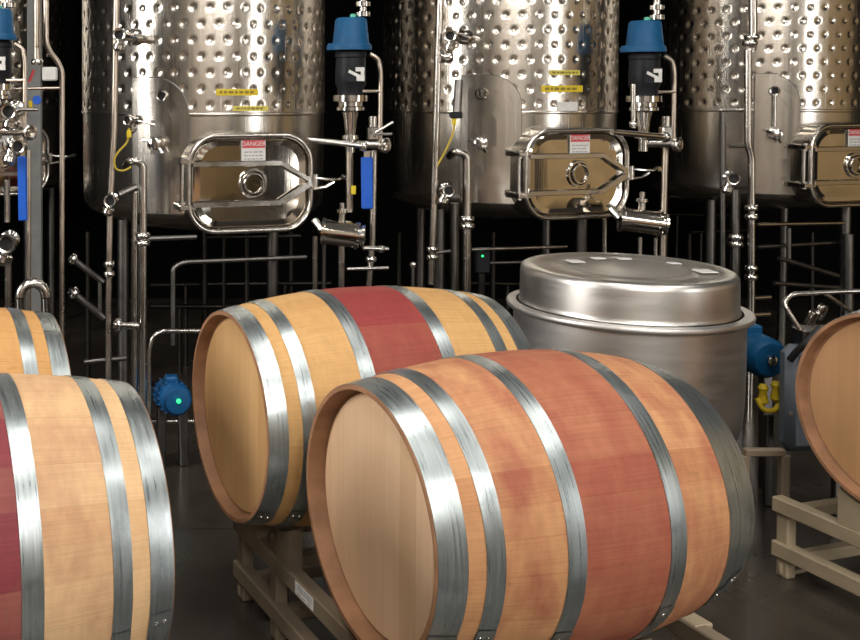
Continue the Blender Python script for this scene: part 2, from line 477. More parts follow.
make_barrel('orange oak wine barrel behind the pale one at the left edge', GB, BAR['L2'], oakL2, headB2, -2.7)
make_barrel('oak wine barrel at the right edge showing mostly its round brown head', GB, BAR['R'], oakR, headR, -2.2)

# ------------------------------------------------------------------ barrel racks
def make_rack(label, base, y0, y1, xr, bars, sticker=None, mat=None, midpost=None, outer=None, stub=None):
    """base: floor point; local x along the barrel axis, y along the rails. bars: (y, barrel axis z, sx offset)"""
    mat = mat or M['tan']
    root = thing('barrel_rack', label, 'rack', base, 'two-barrel steel racks', YAW)
    w = .050
    for sx in (0, 1):
        x = xr[sx]
        for z in (.247, .094):
            MB().beam((x, y0, z), (x, y1, z), .046, .052, .004).build('rail', mat, root, local=True)
        for y in (y0 + .03, y1 - .03) + ((midpost,) if midpost is not None else ()):
            zt = .262 if y != midpost else .318
            MB().box((x + .012, y, zt / 2), (.040, .046, zt), None, .004).build('post', mat, root, local=True)
    for y in (y0 + .06, y1 - .06) + ((midpost,) if midpost is not None else ()):
        for z in (.235, .075):
            MB().box(((xr[0] + xr[1]) / 2, y, z), (xr[1] - xr[0], .040, .040), None, .004).build('cross_bar', mat, root, local=True)
    if outer:
        for z in (.247, .094):
            MB().beam((outer, y0, z), (outer, y1, z), .046, .052, .004).build('rail', mat, root, local=True)
        for y in (y0 + .06, y1 - .06):
            MB().beam((xr[1], y, .235), (outer, y, .235), .04, .04, .004).build('cross_bar', mat, root, local=True)
        for y, zt in ((y0 + .03, .262), (y1 - .03, .262)) + (((stub, .275),) if stub is not None else ()):
            MB().box((outer + .012, y, zt / 2), (.044, .05, zt) if y != stub else (.06, .08, zt), None, .004).build('post', mat if y != stub else M['cream'], root, local=True)
    # saddles that cradle each barrel
    for (yb, zb, xb) in bars:
        for sx in (0, 1):
            x = xr[sx]; r = rad(x - xb) + .002
            for sg in (-1, 1):
                a = sg * .36; yy = yb + r * sin(a); zz = zb - r * cos(a)
                top = zz - .004; hgt = top - .262
                if hgt > .012:
                    m = MB(); n = 5; vs = []
                    for k in range(n + 1):
                        q = yy - .045 + .09 * k / n; zq = zb - sqrt(max(r * r - (q - yb) ** 2, 0)) - .011
                        for xx in (x - .021, x + .021): vs += [Vector((xx, q, zq)), Vector((xx, q, .266))]
                    fs = []
                    for k in range(n):
                        b0 = k * 4; b1 = b0 + 4
                        fs += [(b0, b1, b1 + 2, b0 + 2), (b0 + 1, b0 + 3, b1 + 3, b1 + 1), (b0, b0 + 1, b1 + 1, b1), (b0 + 2, b1 + 2, b1 + 3, b0 + 3)]
                    fs += [(0, 2, 3, 1), (n * 4, n * 4 + 1, n * 4 + 3, n * 4 + 2)]
                    m.add(vs, fs); m.build('saddle', mat, root, local=True)
    # loop feet
    for y in (y0 + .03, y1 - .03):
        MB().tube([(xr[0] - .01, y, .05), (xr[0] - .01, y, .008), (xr[0] + .1, y, .008), (xr[0] + .1, y, .06)], .008, 8, .02).build('foot_loop', mat, root, local=True)
    if sticker:
        y, = sticker
        st = MB().box((xr[0] - .0235, y, .249), (.0012, .115, .036)).build('barcode_sticker', M['white'], root, local=True)
        m = MB()
        for k in range(14):
            ww = random.choice((.002, .003, .005))
            m.box((xr[0] - .0243, y - .046 + k * .0068, .254), (.0006, ww, .018))
        for k in range(3): m.box((xr[0] - .0243, y + .03 - k * .03, .237), (.0006, .02, .004))
        m.build('printed_bars', M['greyink'], st, local=True)
    return root

def rack_base(p): return (p[0], p[1], 0)
b1, b2 = Vector(BAR['B1']), Vector(BAR['B2'])
def loc_of(p, base): d = Vector((p[0] - base[0], p[1] - base[1], 0)); return d.dot(SD), d.dot(AX)
def rack_for(label, names, base, y0, y1, xr, **kw):
    bars = []
    for n in names:
        y, x = loc_of(BAR[n], base); bars.append((y, BAR[n][2], x))
    return make_rack(label, base, y0, y1, xr, bars, **kw)
base = rack_base(b2)
rack_for('tan steel rack with white barcode sticker carrying the pinkish and golden barrels', ('B1', 'B2'), base, -1.12, .27, (-.285, .29), sticker=(-.265,), midpost=-.02, outer=.585, stub=-.73)
base = rack_base(BAR['L2'])
rack_for('tan steel rack under the two barrels at the left edge', ('L1', 'L2'), base, -1.15, .26, (-.285, .22))
base = rack_base(BAR['R'])
rack_for('pale tan steel rack under the barrel at the right edge', ('R',), base, -.95, .40, (-.405, .25), mat=M['cream'])

# ------------------------------------------------------------------ stainless tub with lid
tub_c = (1.873, 4.06)
tub = thing('stainless_tub', 'round stainless steel tub with flanged rim and lid behind the barrels', 'tub', (tub_c[0], tub_c[1], 0))
o3 = (tub_c[0], tub_c[1], 0); TK = .915
MB().lathe([(r_ * TK, h_) for r_, h_ in [(.0001, .25), (.12, .262), (.26, .29), (.37, .335), (.425, .385), (.440, .43), (.446, .50), (.450, .66), (.4505, .812), (.4505, .822), (.44, .822), (.44, .5), (.36, .36), (.0001, .28)]], o3, seg=96, cap=False).build('body', M['tub'], tub, 50)
MB().lathe([(r_ * TK, h_) for r_, h_ in [(.448, .818), (.470, .815), (.4785, .821), (.481, .830), (.477, .838), (.466, .840), (.440, .840), (.440, .818)]], o3, seg=96, cap=False).build('rim_flange', M['tub'], tub, 50)
lid = MB().lathe([(r_ * TK * .978, h_) for r_, h_ in [(.440, .842), (.437, .846), (.435, .86), (.4335, .958), (.431, .972), (.425, .981), (.414, .986), (.385, .987), (.355, .9855), (.343, .981), (.280, .980), (.266, .9835), (.246, .984), (.236, .980), (.0001, .979)]], o3, seg=96, cap=False).build('lid', M['lid'], tub, 50)
for k, (u, v, w, h) in enumerate(((575, 262, 16, 6), (598, 259, 14, 4), (624, 259.5, 14, 4), (674, 264, 12, 4), (705, 272, 18, 7))):  # ceiling-lamp reflections on the lid, modelled as small white plates
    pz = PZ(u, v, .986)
    sub(lid, MB().box((pz.x, pz.y, .9895), (w * .0036, h * .0105, .004), Matrix.Rotation(.05, 3, 'Z'), .0018), 'lid_glint', M['white'], tub)
for a in (40, 130, 220, 310):
    x, y = tub_c[0] + .30 * cos(radians(a)), tub_c[1] + .30 * sin(radians(a))
    MB().tube([(x, y, .0), (x, y, .33)], .022, 14).build('leg', M['pipe_dull'], tub)

# ------------------------------------------------------------------ tanks
# the tank row runs at a slight angle, parallel to the barrels; KR gives its depth along a sight line, relative to 4.82 m
ROW = .27
def KR(u): return (4.82 - math.tan(ROW) * .489) / (1 - math.tan(ROW) * (u - U0) / F) / 4.82
def PR(u, v, Y): return P(u, v, Y * KR(u))
TR, TY = .63, 5.49
Z0, ZJ = 1.065, 1.555
def dimple_mesh():
    cols, rows, sub_ = 48, 12, 9
    dz = .0757; rsub = 8
    nx, nz = cols * sub_, rows * rsub
    vs = []; fs = []
    R0 = .0195
    for j in range(nz + 1):
        z = ZJ + .012 + j * dz / rsub
        for i in range(nx):
            a = 2 * pi * i / nx
            # nearest dimple centre on the staggered grid
            best = 9
            jr = (z - ZJ - .012 - dz * .5) / dz
            for q in (math.floor(jr), math.floor(jr) + 1):
                if q < 0 or q > rows - 1: continue
                ca = a / (2 * pi) * cols - (.5 if q % 2 else 0)
                da = (ca - round(ca)) * (2 * pi * TR / cols); d = sqrt(da * da + ((jr - q) * dz) ** 2)
                best = min(best, d)
            t = min(best / R0, 1); dep = .0078 * (.5 + .5 * cos(pi * t)) if best < R0 else 0
            if best < .006: dep -= .0012
            r = TR - dep
            vs.append((r * sin(a), -r * cos(a), z))
    for j in range(nz):
        for i in range(nx):
            k = (i + 1) % nx; fs.append((j * nx + i, j * nx + k, (j + 1) * nx + k, (j + 1) * nx + i))
    me = bpy.data.meshes.new('dimpled_jacket'); me.from_pydata(vs, [], fs); me.materials.append(M['tank'])
    me.polygons.foreach_set('use_smooth', [True] * len(me.polygons))
    return me, ZJ + .012 + rows * dz
DIMPLE, ZT = dimple_mesh()

def az_for(X, u, r=TR):
    """azimuth on the tank front that shows at pixel column u (bisection)"""
    s = (u - U0) / F
    lo, hi = radians(-80), radians(75); 
    best = min((abs((X + r * sin(a)) / (TY - r * cos(a)) - s), a) for a in [radians(k * .25) for k in range(-320, 300)])
    return best[1]

def zat(X, u, v, r=TR):
    a = az_for(X, u, r); Yd = TY - r * cos(a)
    return a, P(u, v, Yd).z

def surf(X, a, z, d=0, r=TR):
    return Vector((X + (r + d) * sin(a), TY - (r + d) * cos(a), z))

def patch(X, outline, d0, d1, name, mat, root, n=10, z0=None):
    """a plate bent round the tank: outline is a function t->(a,z) polygon; extruded d0..d1"""
    m = MB(); k = len(outline)
    ring = [surf(X, a, z, d1) for a, z in outline]; back = [surf(X, a, z, d0) for a, z in outline]
    # centre strips: fan over a grid in a
    ca = sum(a for a, z in outline) / k; cz = sum(z for a, z in outline) / k
    vs = list(ring) + list(back); fs = []
    for i in range(k):
        j = (i + 1) % k; fs.append((i, j, k + j, k + i))
    m.add(vs, fs)
    # face, as concentric rings so that it follows the curve
    prev = ring
    for s in (.75, .5, .25):
        cur = [surf(X, ca + (a - ca) * s, cz + (z - cz) * s, d1) for a, z in outline]
        m.add(prev + cur, [(i, (i + 1) % k, k + (i + 1) % k, k + i) for i in range(k)]); prev = cur
    m.add(prev, [tuple(range(k))])
    return m.build(name, mat, root, 30)

def rrect(w, h, r, n=6):
    pts = []
    for cx, cy, a0 in ((w / 2 - r, h / 2 - r, 0), (-w / 2 + r, h / 2 - r, 90), (-w / 2 + r, -h / 2 + r, 180), (w / 2 - r, -h / 2 + r, 270)):
        for k in range(n + 1):
            a = radians(a0 + 90 * k / n); pts.append((cx + r * cos(a), cy + r * sin(a)))
    return pts

def make_tank(XY, label, door_a, door_zc, plate_px, holes, stickers, danger_text=True):
    global TY
    X, TY = XY
    root = thing('steel_tank', label, 'tank', (X, TY, 0), 'dimple-jacketed steel wine tanks')
    o = bpy.data.objects.new('dimpled_jacket', DIMPLE); C.objects.link(o); o.parent = root
    c3 = (X, TY, 0)
    MB().lathe([(TR, ZT), (TR, 3.7), (TR * .97, 3.78), (.4, 3.95), (.0001, 4.02)], c3, seg=96, cap=False).build('upper_shell', M['shell'], root, 40)
    MB().lathe([(TR - .004, ZJ + .012), (TR - .004, ZJ - .02), (TR - .006, Z0 + .07), (TR - .012, Z0 + .035), (TR - .04, Z0), (TR - .12, Z0 - .04), (.40, Z0 - .07), (.2, Z0 - .1), (.0001, Z0 - .11)], c3, seg=128, cap=False).build('lower_shell', M['shell'], root, 50)
    MB().lathe([(TR - .003, ZJ - .004), (TR + .004, ZJ - .001), (TR + .006, ZJ + .006), (TR + .004, ZJ + .013), (TR - .003, ZJ + .016)], c3, seg=128, cap=False).build('seam_band', M['shell'], root, 50)
    for k in range(4):
        a = radians(38 + 90 * k)
        x, y = X + .52 * sin(a), TY - .52 * cos(a)
        lg = MB().tube([(x, y, 0), (x, y, Z0 - .03)], .028, 16).build('leg', M['pipe_dull'], root)
        sub(lg, MB().lathe([(.06, 0), (.06, .012), (.03, .02)], (x, y, 0), seg=20), 'foot_plate', M['pipe_dull'], root)
    # ---- jacket cut-out plate with its ports
    if plate_px:
        (uL, uR, vT, vB) = plate_px
        aL, zT = zat(X, uL, vT); aR, _ = zat(X, uR, vT); zB = Z0 + .03
        da, dzz = aR - aL, zT - zB; rr = .16
        pts = []
        ra = rr / TR
        for k in range(9): a = pi / 2 * k / 8; pts.append((aR - ra + ra * cos(a), zT - rr + rr * sin(a)))
        pts += [(aL + da * (1 - q / 6) - (ra if q == 0 else 0) * 0 , zT) for q in range(3, 7)]
        pts += [(aL, zT + (zB - zT) * q / 6) for q in range(1, 7)]
        pts += [(aL + da * q / 6, zB) for q in range(1, 7)]
        pl = patch(X, pts, -.006, .012, 'port_plate', M['shell'], root)
        sub(pl, MB().tube([surf(X, a_, z_, .007) for a_, z_ in pts], .0042, 8, closed=True), 'plate_edge', M['pipe_dull'], root)
        for (u, v, kind) in holes:
            a, z = zat(X, u, v, TR + .01); n = Vector((sin(a), -cos(a), 0)); c = surf(X, a, z, .012)
            s = 4.9 / F
            if kind == 'hole':
                sub(pl, MB().lathe([(5.6 * s, 0), (6.0 * s, .012), (5.2 * s, .016), (3.9 * s, .014), (3.7 * s, .004)], c, n, 24, cap=False), 'port', M['ring'], root)
                sub(pl, MB().lathe([(3.8 * s, 0.003), (.0001, .004)], c, n, 24), 'port_bore', M['blackhole'], root)
            elif kind == 'cap':
                sub(pl, MB().lathe([(5.5 * s, 0), (5.5 * s, .02), (6.6 * s, .022), (6.6 * s, .036), (5.2 * s, .044), (.0001, .046)], c, n, 24), 'port_cap', M['fit'], root)
            elif kind == 'stub':
                m = MB().lathe([(6.8 * s, 0), (6.8 * s, .02), (4 * s, .024), (4 * s, .06), (6.6 * s, .064), (6.6 * s, .085), (4.5 * s, .09), (.0001, .09)], c, n, 24)
                m.tube([c + n * .07 + Vector((0, 0, .01)), c + n * .075 + Vector((-.055, 0, .018))], .006, 8)
                m.tube([c + n * .05, c + n * .055 + Vector((.03, 0, -.045))], .008, 8)
                sub(pl, m, 'sample_port', M['fit'], root)
            elif kind == 'slot':
                m = MB().tube([surf(X, a, z + .09, .016), surf(X, a, z - .09, .016)], .0135, 14)
                sub(pl, m, 'level_tube', M['fit'], root)
    # ---- manway
    a = door_a; n = Vector((sin(a), -cos(a), 0)); t = Vector((cos(a), sin(a), 0)); up = Vector((0, 0, 1))
    c0 = Vector((X, TY, door_zc)) + n * TR
    Q = lambda x, z, d: c0 + t * x + up * z + n * d
    W, Hh, rr = .600, .440, .135
    ring = rrect(W, Hh, rr, 8)
    # neck: a wall from inside the shell to the rim
    m = MB(); k = len(ring)
    sc = lambda p, s: (p[0] * s, p[1] * s)
    A = [Q(*p, -.10) for p in ring]; B = [Q(*p, .062) for p in ring]; 
    ringi = rrect(W - .024, Hh - .024, rr - .012, 8)
    Cc = [Q(*p, .062) for p in ringi]; D = [Q(*p, -.02) for p in ringi]
    for (e, f_) in ((A, B), (B, Cc), (Cc, D)):
        m.add(e + f_, [(i, (i + 1) % k, k + (i + 1) % k, k + i) for i in range(k)])
    m.build('manway_neck', M['shell'], root, 40)
    MB().tube([Q(*p, .066) for p in ring], .0115, 12, closed=True).build('manway_rim', M['ring'], root, 60)
    # door: shallow pressed panel
    dr = rrect(W - .036, Hh - .036, rr - .018, 8); m = MB()
    rings = []
    for s, d in ((1.0, .045), (1.0, .058), (.965, .064), (.90, .060), (.86, .0575), (.6, .0595), (.3, .0605)):
        rings.append([Q(p[0] * s if s > .8 else p[0] * s, p[1] * s, d) for p in dr])
    kk = len(dr)
    for r0, r1 in zip(rings, rings[1:]): m.add(r0 + r1, [(i, (i + 1) % kk, kk + (i + 1) % kk, kk + i) for i in range(kk)])
    m.add(rings[-1], [tuple(range(kk))])
    door = m.build('manway_door', M['mirror'], root, 40)
    # strap bars and latch arms
    zb1, zb2 = .092, -.092
    m = MB()
    for zz in (zb1, zb2):
        m.beam(Q(-.285, zz, .078), Q(.15, zz, .078), .012, .026, .003, up)
    m.beam(Q(.145, zb1, .078), Q(.285, .012, .080), .012, .024, .003, up)
    m.beam(Q(.145, zb2, .078), Q(.285, -.012, .080), .012, .030, .003, up)
    sub(door, m, 'strap_bar', M['ring'], root)
    # porthole
    pc = Q(.012, 0, .058)
    m = MB().lathe([(.070, 0), (.070, .010), (.066, .014), (.058, .014), (.056, .01)], pc, n, 40, cap=False)
    m.lathe([(.052, .0), (.052, .022), (.048, .027), (.042, .027), (.040, .02), (.040, .012)], pc, n, 40, cap=False)
    ph = sub(door, m, 'porthole', M['fit'], root)
    sub(door, MB().lathe([(.041, .013), (.0001, .013)], pc, n, 32), 'porthole_glass', M['mirror'], root)
    # danger label on the door
    lc = Q(.012, .150, .064)
    def card(w, h, x, z, d, mat, nm, par=door):
        mm = MB().box(lc + t * x + up * z + n * d, (w, .0012, h), Matrix((t, -n, up)).transposed())
        return sub(par, mm, nm, mat, root)
    card(.118, .098, 0, 0, .004, M['white'], 'danger_label')
    card(.112, .036, 0, .031, .0052, M['red'], 'danger_band')
    if danger_text:
        cu = bpy.data.curves.new('lettering', 'FONT'); cu.body = 'DANGER'; cu.size = .030; cu.align_x = 'CENTER'; cu.align_y = 'CENTER'; cu.extrude = .0004
        cu.materials.append(M['white'])
        t0_ = bpy.data.objects.new('lettering', cu); tx = bpy.data.objects.new('lettering', bpy.data.meshes.new_from_object(t0_)); bpy.data.objects.remove(t0_); C.objects.link(tx); tx.parent = door
        p = lc + up * .031 + n * .0066 - Vector(root.location)
        Rm = Matrix((t, up, n)).transposed().to_4x4(); Rm.translation = p; tx.matrix_local = Rm
    m = MB()
    for r_ in range(3):
        x = -.046
        while x < .040:
            w = random.choice((.010, .016, .022)); w = min(w, .046 - x)
            m.box(lc + t * (x + w / 2) + up * (-.006 - .016 * r_) + n * .0052, (w, .0012, .006), Matrix((t, -n, up)).transposed()); x += w + .006
    sub(door, m, 'small_print', M['greyink'], root)
    # hinge on the left
    m = MB()
    m.tube([Q(-.325, .115, .045), Q(-.325, -.120, .045)], .011, 12)
    m.tube([Q(-.300, .105, .06), Q(-.300, -.115, .06)], .008, 12)
    for zz in (.105, -.105):
        m.box(Q(-.305, zz, .05), (.075, .05, .024), Matrix((t, -n, up)).transposed(), .004)
        m.lathe([(.016, -.02), (.016, .02)], Q(-.325, zz, .05), up, 14)
        m.box(Q(-.325, zz, -.0), (.03, .09, .03), Matrix((t, -n, up)).transposed(), .004)
    m.build('hinge', M['ring'], root)
    # latch with swing handle on the right
    m = MB()
    m.lathe([(.020, -.035), (.020, .035)], Q(.315, 0, .072), up, 16)
    m.box(Q(.30, 0, .045), (.05, .07, .05), Matrix((t, -n, up)).transposed(), .006)
    m.box(Q(.31, 0, -.0), (.03, .1, .04), Matrix((t, -n, up)).transposed(), .004)
    m.tube([Q(.315, .02, .085), Q(.365, .014, .10), Q(.42, .012, .105), Q(.46, .022, .105)], .0085, 10)
    m.tube([Q(.315, -.03, .085), Q(.36, -.022, .10), Q(.40, .0, .105)], .008, 10)
    m.lathe([(.012, -.014), (.016, 0), (.012, .014)], Q(.455, .02, .105), n, 14)
    m.build('latch', M['fit'], root)
    # stickers
    for (u1, v1, u2, v2, mat, nm) in stickers:
        a1, z1 = zat(X, u1, v1, TR); a2, z2 = zat(X, u2, v2, TR); zz = (P(u1, v1, TY - TR * cos(a1)).z + 0); zlow = P(u1, v2, TY - TR * cos(a1)).z
        pts = [(a1 + (a2 - a1) * q / 6, zz) for q in range(7)] + [(a2 + (a1 - a2) * q / 6, zlow) for q in range(7)]
        st = patch(X, pts, .001, .0035, nm, mat, root)
        if nm != 'white_sticker':
            m = MB(); q = .08
            while q < .9:
                w = random.uniform(.05, .13); aa = a1 + (a2 - a1) * (q + w / 2)
                if q + w > .93: break
                nn = Vector((sin(aa), -cos(aa), 0)); tt = Vector((cos(aa), sin(aa), 0))
                m.box(surf(X, aa, (zz + zlow) / 2, .0042), (abs(a2 - a1) * TR * w, .0008, (zz - zlow) * .38), Matrix((tt, -nn, up)).transposed()); q += w + .035
            sub(st, m, 'printed_line', M['ink'], root)
    return root

DZ = 1.245
def door_at(u):
    """tank axis from the pixel column of its manway centre"""
    y = 4.82 * KR(u); x = y * (u - U0) / F
    return (x - sin(ROW) * (TR + .066), y + cos(ROW) * (TR + .066))
TX = {'T1': door_at(251), 'T2': door_at(578), 'T3': door_at(855)}
Y_, PY_, W_ = M['yellow'], M['paleyellow'], M['white']
make_tank((-1.08, 7.2), 'dimpled steel tank mostly out of frame at far left edge', ROW, DZ, None, [], [], False)
make_tank(TX['T1'], 'dimpled steel wine tank with manway above the golden barrel', ROW, DZ, (134, 188, 78, 210),
          [(162, 96, 'hole'), (160, 143, 'stub')], [(216, 89, 258, 95.5, Y_, 'yellow_sticker'), (233, 106, 268, 111, PY_, 'pale_yellow_sticker')])
make_tank(TX['T2'], 'dimpled steel wine tank with manway behind the round tub', ROW, DZ + .006, (462, 521, 75, 200),
          [(482, 94, 'cap'), (482, 143, 'stub')], [(549, 70, 579, 75, PY_, 'pale_yellow_sticker'), (541, 85.5, 582, 92, Y_, 'yellow_sticker'), (557, 102, 577, 113, W_, 'white_sticker')])
make_tank(TX['T3'], 'dimpled steel wine tank cut off by the right edge of the picture', ROW, DZ + .016, (755, 799, 74, 198),
          [(774, 91, 'hole'), (774, 110, 'slot'), (774, 134, 'stub')], [])

# ------------------------------------------------------------------ pipes
def px(n, Y): return n * Y / F
GP = 'steel process pipes around the tanks'
def pipe(label, pts, Y, rpx, mat='pipe', clamps=(), fillet=8, floor=False, group=GP, top=False, name='steel_pipe', cat='pipe', extra=(), legs=()):
    """pts: (u, v) or (u, v, Y) ; floor: carried down to the floor from the last point; top: carried up from the first point"""
    w = [PR(p[0], p[1], p[2] if len(p) > 2 else Y) for p in pts]
    if floor: w.append(Vector((w[-1].x, w[-1].y, 0.0)))
    if top: w.insert(0, Vector((w[0].x, w[0].y, RZ - .01)))
    Ym = Y * sum(KR(p[0]) for p in pts) / len(pts); r = px(rpx, Ym)
    base = w[-1] if w[-1].z <= w[0].z else w[0]
    m = MB().tube(w, r, 14, px(fillet, Ym))
    if not clamps and not extra and not legs:
        o = m.build(name, M[mat]); at_origin(o); return tag(o, label, cat, group)
    root = thing(name, label, cat, base, group)
    m.build('tube', M[mat], root)
    for (u, v, du, dv) in clamps:
        c = PR(u, v, Y); d = (PR(u + du, v + dv, Y) - c).normalized()
        k = MB().lathe([(r * 1.02, -px(3, Ym)), (r * 1.6, -px(2.6, Ym)), (r * 1.85, -px(1, Ym)), (r * 1.85, px(1, Ym)), (r * 1.6, px(2.6, Ym)), (r * 1.02, px(3, Ym))], c, d, 20, cap=False)
        k.build('clamp', M['fit'], root)
    for u in legs:
        t = (u - pts[0][0]) / (pts[-1][0] - pts[0][0]); q = PR(u, pts[0][1] + (pts[-1][1] - pts[0][1]) * t, Y)
        MB().tube([q, Vector((q.x, q.y, 0))], r * .9, 12).build('support_leg', M[mat], root)
    return root

def valve_head(label, c, d, s=1.0, name='sample_valve', group='sample valves on the pipes', lever=None):
    """a small sanitary valve: body, open ferrule end turned to d, bonnet, knob"""
    c = Vector(c); d = Vector(d).normalized(); k = px(1, c.y) * s
    root = thing(name, label, 'valve', c, group)
    m = MB().lathe([(5.2 * k, -16 * k), (6.5 * k, -13 * k), (6.5 * k, -10 * k), (4.5 * k, -9 * k), (4.5 * k, 2 * k), (6.2 * k, 3 * k), (6.4 * k, 6 * k)], c, d, 24)
    m.build('body', M['fit'], root)
    MB().lathe([(5.0 * k, 5.5 * k), (6.6 * k, 6 * k), (6.8 * k, 9 * k), (6 * k, 10 * k), (4.6 * k, 9.6 * k), (4.4 * k, 4 * k)], c, d, 24, cap=False).build('ferrule', M['ring'], root)
    MB().lathe([(4.5 * k, 6.3 * k), (.0001, 6.4 * k)], c, d, 24).build('bore', M['blackhole'], root)
    side = d.cross(Vector((0, 0, 1)))
    if side.length < .1: side = Vector((1, 0, 0))
    side.normalize(); b = (Vector((0, 0, -1)) * .9 + side * .25).normalized()
    MB().lathe([(4 * k, 0), (4 * k, 9 * k), (5.6 * k, 10 * k), (5.8 * k, 14 * k), (3 * k, 17 * k), (.001 * k, 17.5 * k)], c - d * 4 * k, b, 18).build('bonnet', M['fit'], root)
    if lever:
        MB().tube([c - d * 4 * k, c - d * 4 * k + Vector(lever) * .6, c - d * 4 * k + Vector(lever)], 1.6 * k, 10).build('lever', M['ring'], root)
    return root

Yp = 4.74
# far left
pipe('straight warm steel pipe at far left, left one of a close pair, ending above a fitting', [(37, 66)], 4.9, 3.3, 'pipe_tan', top=True, clamps=[(37, 55, 0, 1)], floor=False) if False else None
def two(label, a, b, Y, rpx, mat='pipe', **kw): return pipe(label, [a, b], Y, rpx, mat, **kw)
two('straight steel pipe at far left, left one of a close pair', (37, -20), (37, 64), 4.85, 3.3, 'pipe_tan', top=True, clamps=[(37, 62, 0, 1)])
pipe('long steel pipe at far left with an offset bend near its top', [(46, -20), (46, 48), (62, 66), (62, 300)], 4.8, 2.8, 'pipe_tan', floor=True, fillet=14)
two('thin level steel tube crossing from the far left valve to the bent pipe', (8, 89), (62, 88), 4.8, 1.6, 'pipe_tan')
pipe('short upright steel pipe at the left edge above a valve body', [(7, 180), (7, 222)], 4.7, 3.2, 'pipe')
pipe('upright steel pipe at the left edge below a valve body', [(8, 256), (8, 300)], 4.7, 3.6, 'pipe', floor=True)
pipe('slim warm pipe hanging below the far left blue lever', [(29, 150), (29, 285)], 4.76, 2.2, 'pipe_tan', floor=True)
q = PR(35, 160, 5.02)
up_ = thing('steel_upright', 'flat grey steel upright with pale junction box between the far left pipes', 'post', (q.x, q.y, 0))
MB().box((q.x, q.y, 1.3), (px(14, q.y), .05, 2.6), None, .004).build('post', M['post'], up_)
MB().box(PR(50, 74, 4.98), (px(15, 4.6), .05, px(14, 4.6)), None, .006).build('junction_box', M['white'], up_)
# tank 1, left side
pipe('tall steel pipe left of the golden barrel tank, carrying two clamps', [(118, -90), (114, 130), (110, 210), (108.5, 310)], Yp, 3.2, 'pipe_tan', clamps=[(109.3, 264, 0, 1), (109.2, 274, 0, 1)], floor=True, fillet=0)
pipe('hooked steel pipe curling over beside the left tank plate', [(126, 166, 4.80), (131, 160), (143, 163), (143, 348)], 4.70, 4.1, 'pipe', clamps=[(143, 235.5, 0, 1), (143, 243, 0, 1)], fillet=9, floor=True)
pipe('bright straight steel pipe beside the hooked pipe at left tank', [(134.5, 192), (134.5, 400)], 4.78, 3.6, 'pipe', floor=True)
pipe('short slanting branch pipe with flanged open end at left tank', [(137, 187), (119, 195)], 4.72, 3.8, 'pipe_dull')
pipe('level connecting pipe just left of the hooked pipe foot', [(138, 326), (113.5, 325)], 4.70, 4.0, 'pipe', clamps=[(118, 325, 1, 0)])
pipe('thin horizontal bar low behind the pale barrel', [(84, 362), (126, 358)], 4.9, 2.6, 'pipe_dull')
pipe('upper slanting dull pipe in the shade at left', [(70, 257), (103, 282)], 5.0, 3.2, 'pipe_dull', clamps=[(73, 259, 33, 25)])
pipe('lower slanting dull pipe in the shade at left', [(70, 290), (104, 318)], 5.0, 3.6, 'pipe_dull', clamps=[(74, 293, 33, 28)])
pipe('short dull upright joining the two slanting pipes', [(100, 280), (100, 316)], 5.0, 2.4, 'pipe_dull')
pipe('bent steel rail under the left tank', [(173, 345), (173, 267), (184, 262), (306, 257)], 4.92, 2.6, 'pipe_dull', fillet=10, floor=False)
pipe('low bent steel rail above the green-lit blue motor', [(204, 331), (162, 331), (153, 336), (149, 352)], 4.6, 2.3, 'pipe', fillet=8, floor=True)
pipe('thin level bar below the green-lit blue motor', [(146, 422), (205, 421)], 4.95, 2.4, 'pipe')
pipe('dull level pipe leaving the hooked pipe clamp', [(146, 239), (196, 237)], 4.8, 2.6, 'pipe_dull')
vh_ = valve_head('steel sample valve with open end high on the left tank pipe', PR(121, 35, 4.655), PR(104, 32, 4.36) - PR(121, 35, 4.655), 1.0)
m_ = MB().tube([PR(122, 36, 4.66), PR(138, 38, 4.72), PR(150, 40, 4.84)], px(4.6, 4.7), 14); m_.lathe([(px(8, 4.7), -.02), (px(8.5, 4.7), 0), (px(8, 4.7), .02)], PR(136, 37, 4.75), (1, .3, 0), 20)
m_.build('valve_arm', M['fit'], vh_)
valve_head('steel sample valve with yellow cable beside the left tank plate', PR(132, 120, 4.72), (-.55, -.65, .0), .8, lever=(.09, .0, -.02))
valve_head('open flanged pipe end pointing at us left of the hooked pipe', PR(111, 200, 4.63), (-.1, -1, 0), 1.0, 'flanged_outlet')
# yellow cables
def cable(label, pts, Y, rpx, tagpt):
    root = thing('tagged_cable', label, 'cable', PR(pts[-1][0], pts[-1][1], Y), 'yellow sensor cables')
    MB().tube([PR(u, v, Y) for u, v in pts], px(rpx, Y), 8, px(5, Y)).build('cable', M['yellowcable'], root)
    u, v, w, h = tagpt
    MB().box(PR(u, v, Y - .01), (px(w, Y), .012, px(h, Y)), None, .003).build('connector', M['yellow'], root)
    return root
cable('yellow cable looping down beside the left tank plate', [(129, 128), (128, 142), (118, 152), (113.5, 160), (116, 170), (124, 171), (131, 167)], 4.70, 1.0, (129, 134, 4.5, 7))
cb_ = cable('yellow cable slanting down left of the middle tank plate', [(455, 118), (453, 134), (446, 150), (437, 166)], 4.675, 1.0, (454, 121, 4.5, 8))

